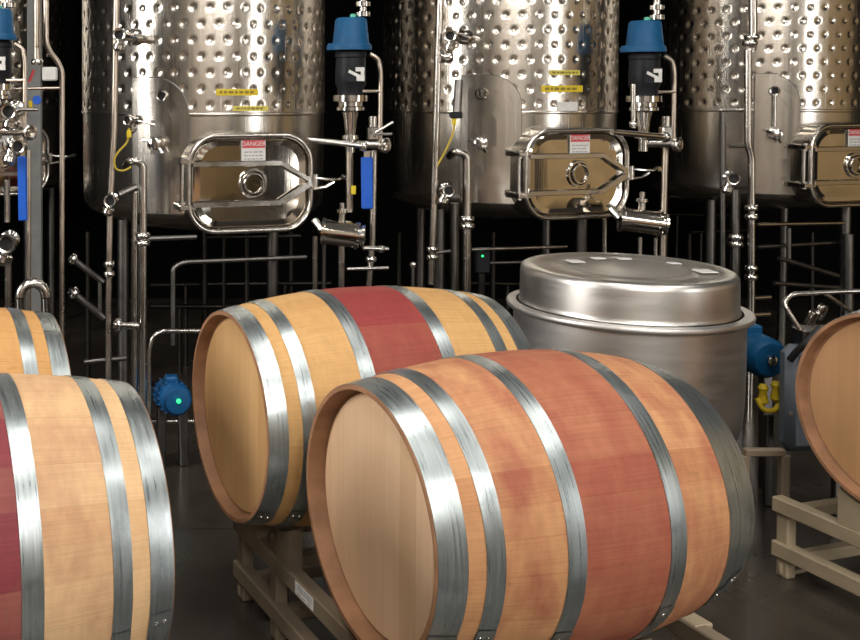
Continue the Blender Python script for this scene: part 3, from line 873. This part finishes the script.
# tank 2, left side
pipe('tall steel pipe left of the middle tank with a double clamp', [(441, -20), (438, 60), (435.5, 150), (431, 284)], Yp, 3.6, 'pipe', top=True, clamps=[(432, 249, 0, 1), (432, 257, 0, 1)], fillet=0)
pipe('hooked steel pipe curling over beside the middle tank plate', [(450, 156, 4.8), (455, 151), (467, 154), (467, 300)], 4.70, 4.1, 'pipe', clamps=[(467, 219, 0, 1), (467, 226, 0, 1)], fillet=9, floor=True)
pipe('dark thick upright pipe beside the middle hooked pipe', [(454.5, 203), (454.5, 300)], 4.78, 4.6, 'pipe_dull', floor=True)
pipe('level steel tube running right from the middle hooked pipe', [(471, 249.5), (566, 246.5)], 4.95, 1.9, 'pipe')
pipe('thin dim tube under the middle tank', [(486, 263), (560, 261)], 5.0, 1.6, 'pipe_dull')
pipe('small dull stand pipe between left and middle tanks', [(413, 264), (413, 300)], 4.8, 2.2, 'pipe_dull', floor=True, clamps=[(413, 265, 0, 1)])
pipe('short dull pipe leaving the double clamp toward the dark pipe', [(435, 253), (450, 251)], 4.76, 1.8, 'pipe_dull')
valve_head('open flanged pipe end pointing at us left of the middle hooked pipe', PR(447, 190, 4.66), (-.1, -1, 0), .95, 'flanged_outlet')
vh_ = valve_head('steel sample valve high on the middle tank pipe', PR(452, 36, 4.655), PR(436, 34, 4.40) - PR(452, 36, 4.655), .95)
m_ = MB().tube([PR(454, 36, 4.66), PR(466, 38, 4.70), PR(476, 40, 4.84)], px(4.6, 4.7), 14); m_.lathe([(px(8, 4.7), -.02), (px(8.5, 4.7), 0), (px(8, 4.7), .02)], PR(465, 37, 4.73), (1, .3, 0), 20)
m_.build('valve_arm', M['fit'], vh_)
mm = MB().lathe([(px(5, 4.7), -.03), (px(6.5, 4.7), -.02), (px(6.5, 4.7), .02), (px(5, 4.7), .03)], PR(446, 57, 4.70), (1, 0, 0), 18); mm.tube([PR(441, 57, 4.72), PR(452, 56, 4.70)], px(2.5, 4.7), 10)
tag(at_origin(mm.build('pipe_coupling', M['ring'])), 'dark pipe coupling just below the high middle sample valve', 'coupling')
MB().tube([PR(459, 80, 4.70), PR(457, 113, 4.675)], px(4.2, 5), 12).build('conduit', M['pipe_dull'], cb_)
MB().box(PR(456, 115, 4.66), (px(13, 4.7), .03, px(7, 4.7)), None, .006).build('sensor_head', M['black'], cb_)

# tank 3, left side
pipe('upper steel pipe ending in a flange left of the right tank', [(753, -20), (753, 36)], 4.66, 3.8, 'pipe', top=True, clamps=[(752, 37, 0, 1), (750, 43, 0, 1)])
pipe('long steel pipe with three clamps left of the right tank', [(748, 50), (748, 146), (751.5, 156), (751.5, 298)], 4.66, 3.3, 'pipe', clamps=[(751.5, 208, 0, 1), (751.5, 217, 0, 1), (751.5, 268, 0, 1), (751.5, 277, 0, 1)], fillet=6, floor=True)
pipe('short level tube joining the long right pipe at its kink', [(730, 146.5), (748, 146.5)], 4.68, 1.8, 'pipe_dull')
pipe('slim dull upright between the middle and right tanks', [(722.5, 112), (722.5, 300)], 4.85, 2.6, 'pipe_dull', floor=True)
pipe('dull upright pipe hanging below the right flanged outlet', [(735.5, 190), (735.5, 300)], 4.74, 4.2, 'pipe_dull', clamps=[(735.5, 237, 0, 1), (735.5, 244, 0, 1)], floor=True)
valve_head('open flanged pipe end pointing at us left of the right tank', PR(732, 178, 4.62), (-.35, -1, 0), 1.0, 'flanged_outlet')
pipe('upper short rung beside the tub at right', [(752, 298), (770, 297)], 4.66, 2.2, 'pipe')
pipe('lower short rung beside the tub at right', [(749, 315), (769, 314)], 4.66, 2.4, 'pipe')
pipe('level steel tube under the right tank', [(757, 224.5), (844, 223)], 4.95, 2.0, 'pipe')
pipe('dim level tube under the right tank, second from the top', [(757, 247), (844, 242)], 5.1, 2.0, 'pipe_dull')
pipe('slanting dull tube under the right tank', [(779, 258), (838, 276)], 5.0, 2.4, 'pipe_dull')
pipe('lower dim level tube under the right tank', [(774, 283), (843, 288)], 4.98, 2.2, 'pipe_dull')
pipe('thick dark upright under the right tank manway', [(848, 234), (848, 300)], 4.83, 5.0, 'pipe_dull', floor=True)
pipe('short dim upright under the right tank', [(789, 228), (789, 262)], 5.05, 2.2, 'pipe_dull')

# ------------------------------------------------------------------ control valves with blue caps
def control_valve(label, u, vt, s, Y=4.72, flare=-2):
    """u: middle column of the blue cap, vt: its top row; profile given in photo pixels"""
    k = px(1, Y * KR(u)) * s; o = PR(u, vt, Y)
    root = thing('control_valve', label, 'valve', PR(u, vt + 128 * s, Y), 'blue-capped control valves')
    dn = Vector((0, 0, -1))
    L = lambda prof, off=(0, 0): [(max(r, .002) * k, h * k) for r, h in prof]
    cap = MB().lathe(L([(0, 0), (13.5, 0), (15.5, 2), (17.5, 22), (18.2, 26), (19, 30), (17, 32), (0, 32)]), o, dn, 40).build('blue_cap', M['blue'], root, 45)
    # visor lip, longer on the left
    m = MB(); n = 28; vs = []
    for j, (z, rr) in enumerate(((25.5, 1.0), (28, 1.07), (32, 1.07), (32, .9))):
        for i in range(n):
            a = 2 * pi * i / n; r = 19 * rr * k
            x = r * cos(a) * (1.18 if cos(a) < 0 else 1.0)
            vs.append(o + Vector((x, r * sin(a), -z * k)))
    m.add(vs, [(j * n + i, j * n + (i + 1) % n, (j + 1) * n + (i + 1) % n, (j + 1) * n + i) for j in range(3) for i in range(n)])
    sub(cap, m, 'visor', M['blue'], root, 45)
    sub(cap, MB().lathe(L([(3, 0), (3, -3), (2, -4)]), o + Vector((2 * k, 0, 0)), dn, 14), 'indicator', plainled, root)
    MB().lathe(L([(13, 32), (15.5, 35), (15.5, 39), (14.5, 40), (15, 55), (15, 66), (13, 70), (13, 78), (0, 78)]), o, dn, 36).build('black_body', M['black'], root, 40)
    b = MB().box(o + Vector((1.5 * k, -15.6 * k, -56 * k)), (19 * k, .004, 16 * k), Matrix.Rotation(.12, 3, 'Z')).build('badge', M['black'], root)
    m = MB()
    for dx, dz, w, h, an in ((-5, 4.5, 7, 4, 0), (4.5, 4.5, 9, 4, 0), (-1, 0, 13, 3, .45), (-5, -5, 8, 3.5, 0), (5, -4.5, 8, 5, 0), (7, 1, 3.5, 6, 0)):
        m.box(o + Vector(((1.5 + dx) * k, -16.2 * k, (-56 + dz) * k)), (w * k, .003, h * k), Matrix.Rotation(.12, 3, 'Z') @ Matrix.Rotation(an, 3, 'Y'))
    sub(b, m, 'badge_mark', M['white'], root)
    MB().lathe(L([(13, 76), (17, 77), (17, 83), (12, 84), (12, 88), (14, 89), (14, 92), (8, 94), (6.2, 103), (5.2, 116), (8, 117), (8, 121), (4.6, 122), (4.6, 134)]), o, dn, 32).build('steel_neck', M['fit'], root)
    MB().tube([o + Vector((18 * k, -4 * k, -36 * k)), o + Vector((27 * k, -4 * k, -41 * k)), o + Vector((29 * k, -4 * k, -54 * k)), o + Vector((29 * k, -4 * k, -122 * k))], 2.4 * k, 12, 10 * k).build('loop_tube', M['pipe_tan'], root)
    MB().tube([o + Vector((10 * k, -8 * k, -73 * k)), o + Vector((29 * k, -5 * k, -73 * k))], 1.6 * k, 10).build('side_bar', M['pipe_tan'], root)
    m = MB().box(o + Vector((22 * k, -2 * k, -115 * k)), (11 * k, 10 * k, 14 * k), None, 1.5 * k); m.lathe([(4 * k, 0), (4 * k, 10 * k)], o + Vector((22 * k, -2 * k, -108 * k)), (0, 0, 1), 14)
    m.build('solenoid', M['fit'], root)
    m = MB().tube([o + Vector((-2 * k, 0, -126 * k)), o + Vector((34 * k, -2 * k, -126 * k))], 4.2 * k, 16)
    m.lathe([(5 * k, -4 * k), (8 * k, -3 * k), (8 * k, 1 * k), (6.4 * k, 2 * k), (5 * k, 1.6 * k), (4.6 * k, -2 * k)], o + Vector((34 * k, -4 * k, -127 * k)), (.6, -.8, 0), 22)
    m.build('tee', M['ring'], root)
    m = MB().tube([o + Vector((12 * k, 0, 3 * k)), o + Vector((12 * k, 0, 100 * k))], 3.4 * k, 12)
    for z in (4, 14): m.lathe([(3.4 * k, (z - 3) * k), (7 * k, (z - 2.4) * k), (7 * k, (z + 2) * k), (3.4 * k, (z + 3) * k)], o + Vector((12 * k, 0, 0)), (0, 0, 1), 20)
    m.build('supply_pipe', M['fit'], root)
    return root
plainled = plain('pale_green_indicator', (.10, .45, .32), .4)
cv_ = control_valve('blue-capped black control valve between the left and middle tanks', 351, 18, 1.0)
control_valve('blue-capped black control valve between the middle and right tanks', 645, 21, .97)
control_valve('blue-capped black control valve cut off by the left edge', -3, 9, .97, 4.70)

# arms, levers and cylinders below the control valves
def arm(label, a, b, Y, rpx):
    return two(label, a, b, Y, rpx, 'ring', clamps=[(b[0] - 3, b[1], 1, 0)])
arm('long steel arm reaching from the left manway to the control valve', (308, 139.5), (366, 146), 4.60, 3.0)
arm('long steel arm reaching from the middle manway to the control valve', (612, 132), (668, 137), 4.60, 3.0)
def lever(label, u, v0_, v1, w, Y):
    root = thing('lever_valve', label, 'lever', PR(u, v1, Y), 'blue lever handles'); px = lambda n, y: n * y * KR(u) / F
    MB().box(PR(u, (v0_ + v1) / 2, Y), (px(w, Y), .022, px(v1 - v0_, Y)), Matrix.Rotation(-.015, 3, 'Y'), .006).build('sleeve', M['bluelever'], root)
    MB().box((PR(u, v0_ - 4, Y) + PR(u, v0_ + 3, Y)) / 2, (px(w * .6, Y), .01, px(12, Y)), None, .003).build('shank', M['ring'], root)
    return root
lever('bright blue lever handle hanging beside the left manway', 367, 157, 209, 11.5, 4.64)
lever('bright blue lever handle hanging near the left edge', 22.5, 156, 221, 9, 4.62)
def prong(label, pts, Y):
    m = MB()
    for a, b in pts: m.tube([PR(a[0], a[1], Y), PR(b[0], b[1], Y - .02)], px(1.5, Y), 8)
    return m.build('prong_handle', M['ring'], cv_)
prong('two-pronged steel handle right of the left control valve', [((374, 133), (393, 122)), ((374, 134), (392, 134)), ((372, 128), (375, 137))], 4.57)
pipe('warm upright tube beside the left blue lever', [(349.5, 152), (349.5, 212)], 4.72, 3.5, 'pipe_tan')
pipe('steel upright behind the left blue lever with a foot branch', [(374, 150), (372.5, 240), (369, 286)], 4.72, 3.2, 'pipe', clamps=[(371, 259, 0, 1)], floor=True, fillet=0)
pipe('upper short stub right of the steel cylinder', [(363, 248), (388, 249)], 4.688, 2.2, 'ring', clamps=[(381, 249, 1, 0)])
pipe('lower crossing stub right of the steel cylinder', [(347, 269), (388, 268)], 4.688, 1.9, 'ring')
pipe('upright pipe beneath the left steel cylinder', [(341.5, 246), (341.5, 300)], 4.76, 3.4, 'pipe', floor=True)
pipe('bright slim upright left of the left steel cylinder', [(315, 236), (315, 300)], 4.9, 2.8, 'pipe', floor=True)
pipe('dark slim upright beside the bright one left of the steel cylinder', [(324, 244), (324, 300)], 5.0, 2.2, 'pipe_dull', floor=True)
pipe('warm upright tube below the right control valve', [(665.5, 147), (663.5, 214)], 4.73, 3.0, 'pipe_tan', floor=True)
pipe('left slim leg pipe beneath the right steel cylinder', [(640, 237), (640, 300)], 4.64, 2.0, 'pipe', floor=True)
pipe('right slim leg pipe beneath the right steel cylinder', [(655.5, 238), (655.5, 300)], 4.64, 2.0, 'pipe', floor=True)
pipe('bright slim upright under the middle manway', [(604.5, 218), (604.5, 300)], 4.9, 2.2, 'pipe', floor=True)
pipe('slim steel post left of the right control valve', [(633.5, 84), (633.5, 128)], 4.632, 2.2, 'ring', clamps=[(633.5, 124, 0, 1)])
def cylinder(label, u, v, L, r, tilt, Y):
    c = PR(u, v, Y); k = px(1, c.y); d = Vector((cos(tilt), -.25, -sin(tilt))).normalized()
    root = thing('pump_cylinder', label, 'pump', c + Vector((0, 0, -r * k)), 'horizontal steel cylinders')
    h = L / 2
    MB().lathe([(r * .5 * k, -h * k), (r * k, -h * k), (r * k, -(h - 3) * k), (r * .9 * k, -(h - 3.4) * k), (r * .9 * k, (h - 3) * k), (r * k, (h - 2.6) * k), (r * k, h * k), (r * .5 * k, h * k)], c, d, 40).build('drum', M['mirror'], root)
    e = c + d * h * k
    MB().lathe([(r * .62 * k, 0), (r * .62 * k, 3 * k), (r * .8 * k, 3.5 * k), (r * .8 * k, 6 * k), (r * .4 * k, 7 * k), (r * .4 * k, 3 * k)], e, d, 28).build('end_flange', M['fit'], root)
    m = MB()
    for i in range(6):
        a = 2 * pi * i / 6; q = d.orthogonal().normalized(); y = d.cross(q)
        m.lathe([(1.3 * k, 0), (1.3 * k, 2.5 * k), (.01 * k, 3 * k)], e + (q * cos(a) + y * sin(a)) * r * .82 * k - d * 1 * k, d, 8)
    m.build('end_bolts', M['fit'], root)
    m = MB().lathe([(3.2 * k, r * .85 * k), (3.2 * k, (r + 5) * k), (5.5 * k, (r + 6) * k), (5.5 * k, (r + 9) * k), (2.5 * k, (r + 10) * k), (2.5 * k, (r + 16) * k)], c + Vector((2 * k, 0, 0)), (0, 0, 1), 18)
    m.build('top_port', M['fit'], root)
    m = MB().tube([c - d * h * k, c - d * (h + 6) * k + Vector((0, .03, .04))], 4 * k, 12); m.build('inlet', M['fit'], root)
    return root
cylinder('shiny horizontal steel cylinder beside the left manway', 340, 233, 36, 14.5, .10, 4.64)
cylinder('shiny horizontal steel cylinder below the right control valve', 640, 221, 38, 13.5, .12, 4.62)
tagm = tag(at_origin(MB().box(PR(353.5, 190, 4.68), (px(5, 4.68), .006, px(9, 4.68)), None, .002).build('yellow_tag', M['yellow'])), 'small yellow tag on the tube beside the left blue lever', 'tag')

# valve clusters at the left edge
valve_head('steel valve at the left edge under the cut-off blue cap', PR(12, 110, 4.56), (-.2, -1, -.1), 1.25, 'pipe_valve', lever=(.1, 0, -.0))
valve_head('steel valve at the left edge level with the yellow cable', PR(14, 146, 4.56), (.5, -1, 0), 1.15, 'pipe_valve')
valve_head('chunky steel valve at the left edge below the blue lever', PR(8, 242, 4.62), (0, -1, 0), 1.5, 'pipe_valve')
# open hose ring by the orange barrel
m_ = MB().tube([PR(33 + 13 * cos(a), 297 + 14 * sin(a), 4.3) for a in [radians(180 + k * 15) for k in range(13)]], px(5.4, 4.0), 12)
m_.tube([PR(20, 297, 4.3), Vector((PR(20, 297, 4.3).x, 4.3, 0))], px(5.4, 4.0), 12); m_.tube([PR(46, 297, 4.3), Vector((PR(46, 297, 4.3).x, 4.3, 0))], px(5.4, 4.0), 12)
tag(at_origin(m_.build('pipe_bend', M['pipe'])), 'arched steel pipe bend rising behind the orange barrel', 'pipe', GP)
# coloured fittings by the far left pipes
tag(at_origin(MB().lathe([(px(4, 4.7), -.015), (px(4.4, 4.7), 0), (px(4, 4.7), .015)], PR(37, 100, 4.7), (0, -1, 0), 18).build('blue_knob', M['bluelever'])), 'small round blue knob between the far left pipes', 'knob')
tag(at_origin(MB().box(PR(30.5, 105, 4.7), (px(3.5, 4.7), .01, px(8, 4.7)), None, .002).build('yellow_tag', M['yellow'])), 'tiny yellow tag beside the blue knob at far left', 'tag')
tag(at_origin(MB().tube([PR(29, 82, 4.7), PR(34, 70, 4.7)], px(1.4, 4.7), 8).build('red_wire', M['red'])), 'short red wire above the far left yellow tag', 'wire')

# ------------------------------------------------------------------ motors and cart in the shade
def motor(label, c, d, r, L, mat, led=None, fins=True):
    c = Vector(c); d = Vector(d).normalized()
    root = thing('pump_motor', label, 'motor', (c.x, c.y, 0), 'blue pump motors')
    body = MB().lathe([(r * .35, L * .62), (r * .8, L * .60), (r * .98, L * .5), (r, L * .35), (r, -L * .4), (r * .9, -L * .5), (r * .4, -L * .5)], c, d, 40)
    bo = body.build('housing', mat, root, 40)
    m = MB(); q = d.cross(Vector((0, 0, 1))).normalized(); y = q.cross(d)
    for i in range(18):
        a = 2 * pi * i / 18; e = q * cos(a) + y * sin(a)
        m.beam(c + e * r * 1.02 - d * L * .38, c + e * r * 1.02 + d * L * .25, .006, .014, .001, e)
    if fins: sub(bo, m, 'cooling_fins', mat, root)
    MB().box(c + Vector((0, 0, r * 1.05)) - d * L * .1, (r * .9, r * .9, r * .5), None, .008).build('terminal_box', mat, root)
    m = MB()
    for sx in (-1, 1): m.beam(c + q * sx * r * .7 + Vector((0, 0, -r * .6)), Vector((c.x + q.x * sx * r * .8, c.y + q.y * sx * r * .8, 0)), .04, .04, .004, d)
    m.build('stand', M['pipe_dull'], root)
    if led:
        MB().lathe([(.010, 0), (.010, .006), (.006, .010), (.0001, .011)], led, d, 14).build('green_light', ledm, root)
    else:
        MB().lathe([(r * .26, 0), (r * .24, .012), (r * .1, .02), (.0001, .021)], c + d * L * .62, d, 18).build('centre_bolt', M['fit'], root)
    return root
mc = P(172, 396, 4.62)
motor('blue pump motor with green light low behind the golden barrel', mc, (.25, -1, .05), .068, .17, M['bluemotor'], P(178.5, 401, 4.502))
mc = P(752, 351, 4.36)
motor('blue pump motor with silver bolt right of the round tub', mc, (.06, -1, -.06), .084, .20, M['blue'], None, False)

# yellow valves under the right motor
ym = thing('yellow_valve', 'yellow hand valves low between the tub and right barrel', 'valve', (P(768, 415, 4.16).x, 4.16, 0))
for (u, v) in ((763, 393), (776, 390)):
    MB().lathe([(px(3, 4.16), -.045), (px(5.5, 4.16), -.035), (px(3.4, 4.16), 0), (px(5, 4.16), .02), (px(3, 4.16), .035)], P(u, v, 4.16), (0, 0, 1), 18).build('yellow_body', M['valveyellow'], ym)
MB().tube([P(757, 398, 4.16), P(763, 411, 4.14), P(776, 411, 4.14), P(781, 398, 4.16)], px(2.6, 4.16), 10, px(8, 4.16)).build('yellow_hose', M['valveyellow'], ym)
pz = P(769, 414, 4.18); MB().box((pz.x, 4.18, pz.z / 2), (.03, .03, pz.z), None, .006).build('stand', M['pipe_dull'], ym)

# pump cart behind the right barrel
Yc = 4.05
cart = thing('pump_cart', 'grey pump cart with bent tube handle behind the right edge barrel', 'cart', (P(830, 400, Yc).x, Yc, 0))
MB().tube([P(800, 330, Yc - .05), P(783, 303, Yc - .02), P(791, 294, Yc), P(880, 290, Yc), P(940, 292, Yc)], px(2.4, Yc), 12, px(8, Yc)).build('handle', M['pipe'], cart)
MB().tube([P(826, 294, Yc), P(860, 318, Yc), P(870, 330, Yc)], px(2.0, Yc), 10, px(5, Yc)).build('brace', M['pipe'], cart)
zt, zf = P(800, 347, Yc).z, P(800, 453, Yc).z
xa, xb = P(788, 400, Yc).x, P(850, 400, Yc).x
MB().box(((xa + xb) / 2, Yc + .04, (zt + zf) / 2), (xb - xa, .09, zt - zf), None, .03).build('housing', M['cabinet'], cart, 40)
MB().lathe([(px(2.2, Yc), 0), (px(2.2, Yc), .006)], P(790, 413, Yc - .008), (0, -1, 0), 14).build('housing_bolt', M['fit'], cart)
for (u, v) in ((814, 314), (823, 308)):
    MB().lathe([(px(4.5, Yc), -px(12, Yc)), (px(5, Yc), 0), (px(4, Yc), px(3, Yc)), (px(1, Yc), px(4, Yc))], P(u, v, Yc), (.2, -.4, 1), 16).build('steel_knob', M['fit'], cart)
MB().box((P(836, 345, Yc).x, Yc + .04, P(830, 338, Yc).z), (px(66, Yc), .09, px(18, Yc)), None, .01).build('pump_head', M['pipe_dull'], cart)
for x in (xa + .02, xb - .02):
    MB().box((x, Yc + .04, zf / 2), (.03, .03, zf), None, .004).build('leg', M['pipe_dull'], cart)
MB().tube([P(820, 328, Yc - .04), P(806, 343, Yc - .06), P(796, 352, Yc - .03), P(790, 360, Yc - .01)], px(3.4, Yc), 10, px(6, Yc)).build('hose', M['rubber'], cart)

# low tan stand between the tub and the right rack
st = thing('steel_stand', 'low tan steel stand between the pinkish barrel and right rack', 'stand', (P(765, 452, 3.74).x, 3.74, 0))
a_, b_ = P(744, 452, 3.70), P(784, 452, 3.70)
MB().beam(a_, b_, .03, .024, .003).build('top_bar', M['tan'], st)
for q in (a_, b_): MB().box((q.x, q.y, (q.z - .011) / 2), (.030, .03, q.z - .011), None, .003).build('leg', M['tan'], st)
pipe('thin dark tube crossing behind the low tan stand', [(735, 428), (783, 427)], 4.6, 1.8, 'pipe_dull', legs=(745,))
pipe('thin dark tube just above the low tan stand', [(735, 442), (783, 441)], 4.56, 1.8, 'pipe_dull', legs=(775,))

# ------------------------------------------------------------------ pipework in the dark under the tanks
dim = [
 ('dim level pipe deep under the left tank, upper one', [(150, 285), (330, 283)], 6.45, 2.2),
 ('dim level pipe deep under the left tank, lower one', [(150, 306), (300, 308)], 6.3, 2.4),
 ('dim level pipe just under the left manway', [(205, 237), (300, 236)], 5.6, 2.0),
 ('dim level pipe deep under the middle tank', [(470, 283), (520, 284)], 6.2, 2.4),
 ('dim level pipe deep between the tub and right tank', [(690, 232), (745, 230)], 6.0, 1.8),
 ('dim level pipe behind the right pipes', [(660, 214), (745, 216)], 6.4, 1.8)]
for lab, pts, Y, r in dim: pipe(lab, pts, Y, r, 'pipe_shaded', legs=(pts[0][0] * .8 + pts[1][0] * .2, pts[0][0] * .25 + pts[1][0] * .75))
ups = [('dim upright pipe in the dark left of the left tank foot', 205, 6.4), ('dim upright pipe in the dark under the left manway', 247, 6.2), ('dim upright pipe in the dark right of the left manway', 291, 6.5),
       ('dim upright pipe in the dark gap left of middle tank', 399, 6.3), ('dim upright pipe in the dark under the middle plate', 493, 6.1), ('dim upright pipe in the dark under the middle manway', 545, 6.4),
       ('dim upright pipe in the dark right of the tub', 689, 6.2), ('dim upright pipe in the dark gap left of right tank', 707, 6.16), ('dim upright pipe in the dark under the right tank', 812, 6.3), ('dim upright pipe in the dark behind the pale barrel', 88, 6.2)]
for lab, u, Y in ups: pipe(lab, [(u, 232), (u, 300)], Y, 2.6, 'pipe_shaded', floor=True)

gb = thing('control_box', 'small dark box with a green light under the middle tank', 'box', (P(484, 300, 5.3).x, 5.3, 0))
q = P(484, 258, 5.3)
MB().box(q + Vector((0, .03, -.02)), (.07, .05, .12), None, .006).build('housing', M['black'], gb)
MB().box((q.x, 5.34, (q.z - .08) / 2), (.03, .03, q.z - .08), None, .003).build('stand', M['pipe_shaded'], gb)
MB().lathe([(.006, 0), (.006, .003), (.0001, .005)], P(482.5, 256, 5.303), (0, -1, 0), 12).build('green_light', ledm, gb)

# ------------------------------------------------------------------ lights
def area(name, loc, target, sx, sy, power, col=(1, 1, 1)):
    l = bpy.data.lights.new(name, 'AREA'); l.shape = 'RECTANGLE'; l.size = sx; l.size_y = sy; l.energy = power; l.color = col
    o = bpy.data.objects.new(name, l); C.objects.link(o); o.location = loc
    o.rotation_euler = (Vector(target) - Vector(loc)).to_track_quat('-Z', 'Y').to_euler()
    return o
area('window_light_left', (-4.45, 2.2, 2.3), (1.0, 2.6, 1.0), 1.5, 2.8, 290, (1, .97, .92))
area('window_light_front', (1.6, -4.25, 4.0), (1.2, 3.2, .9), 4.2, 1.1, 230, (1, .97, .93))
area('door_light_right', (7.55, -1.2, 1.9), (1.0, 2.6, 1.0), 2.2, 3.2, 190, (1, .975, .94))
for i, (x, y) in enumerate(((-1.4, .6), (1.2, .6), (3.8, .6), (-1.4, 2.8), (1.2, 2.8), (3.8, 2.8), (-1.4, -2.4), (1.2, -2.4), (3.8, -2.4))):  # the row behind the camera is added to light the front wall
    area('ceiling_lamp_%d' % i, (x, y, 5.1), (x, y, 0), .3, 1.3, 38 if y > -1 else 75, (1, .96, .90))
w = bpy.data.worlds.new('world'); bpy.context.scene.world = w; w.use_nodes = True
w.node_tree.nodes['Background'].inputs[0].default_value = (.05, .05, .05, 1)

# ------------------------------------------------------------------ camera
cam = bpy.data.cameras.new('camera'); co = bpy.data.objects.new('camera', cam); C.objects.link(co)
co.location = (0, 0, H); co.rotation_euler = (pi / 2 - PIT, 0, 0)
cam.sensor_fit = 'HORIZONTAL'; cam.sensor_width = 36; cam.lens = F / 860 * 36
cam.shift_x = (430 - U0) / 860; cam.shift_y = (V0 - 320) / 860
cam.clip_start = .05
sc = bpy.context.scene; sc.camera = co
sc.view_settings.view_transform = 'Standard'; sc.view_settings.look = 'None'; sc.view_settings.exposure = 0.0; sc.view_settings.gamma = 1
sc.view_settings.use_curve_mapping = False
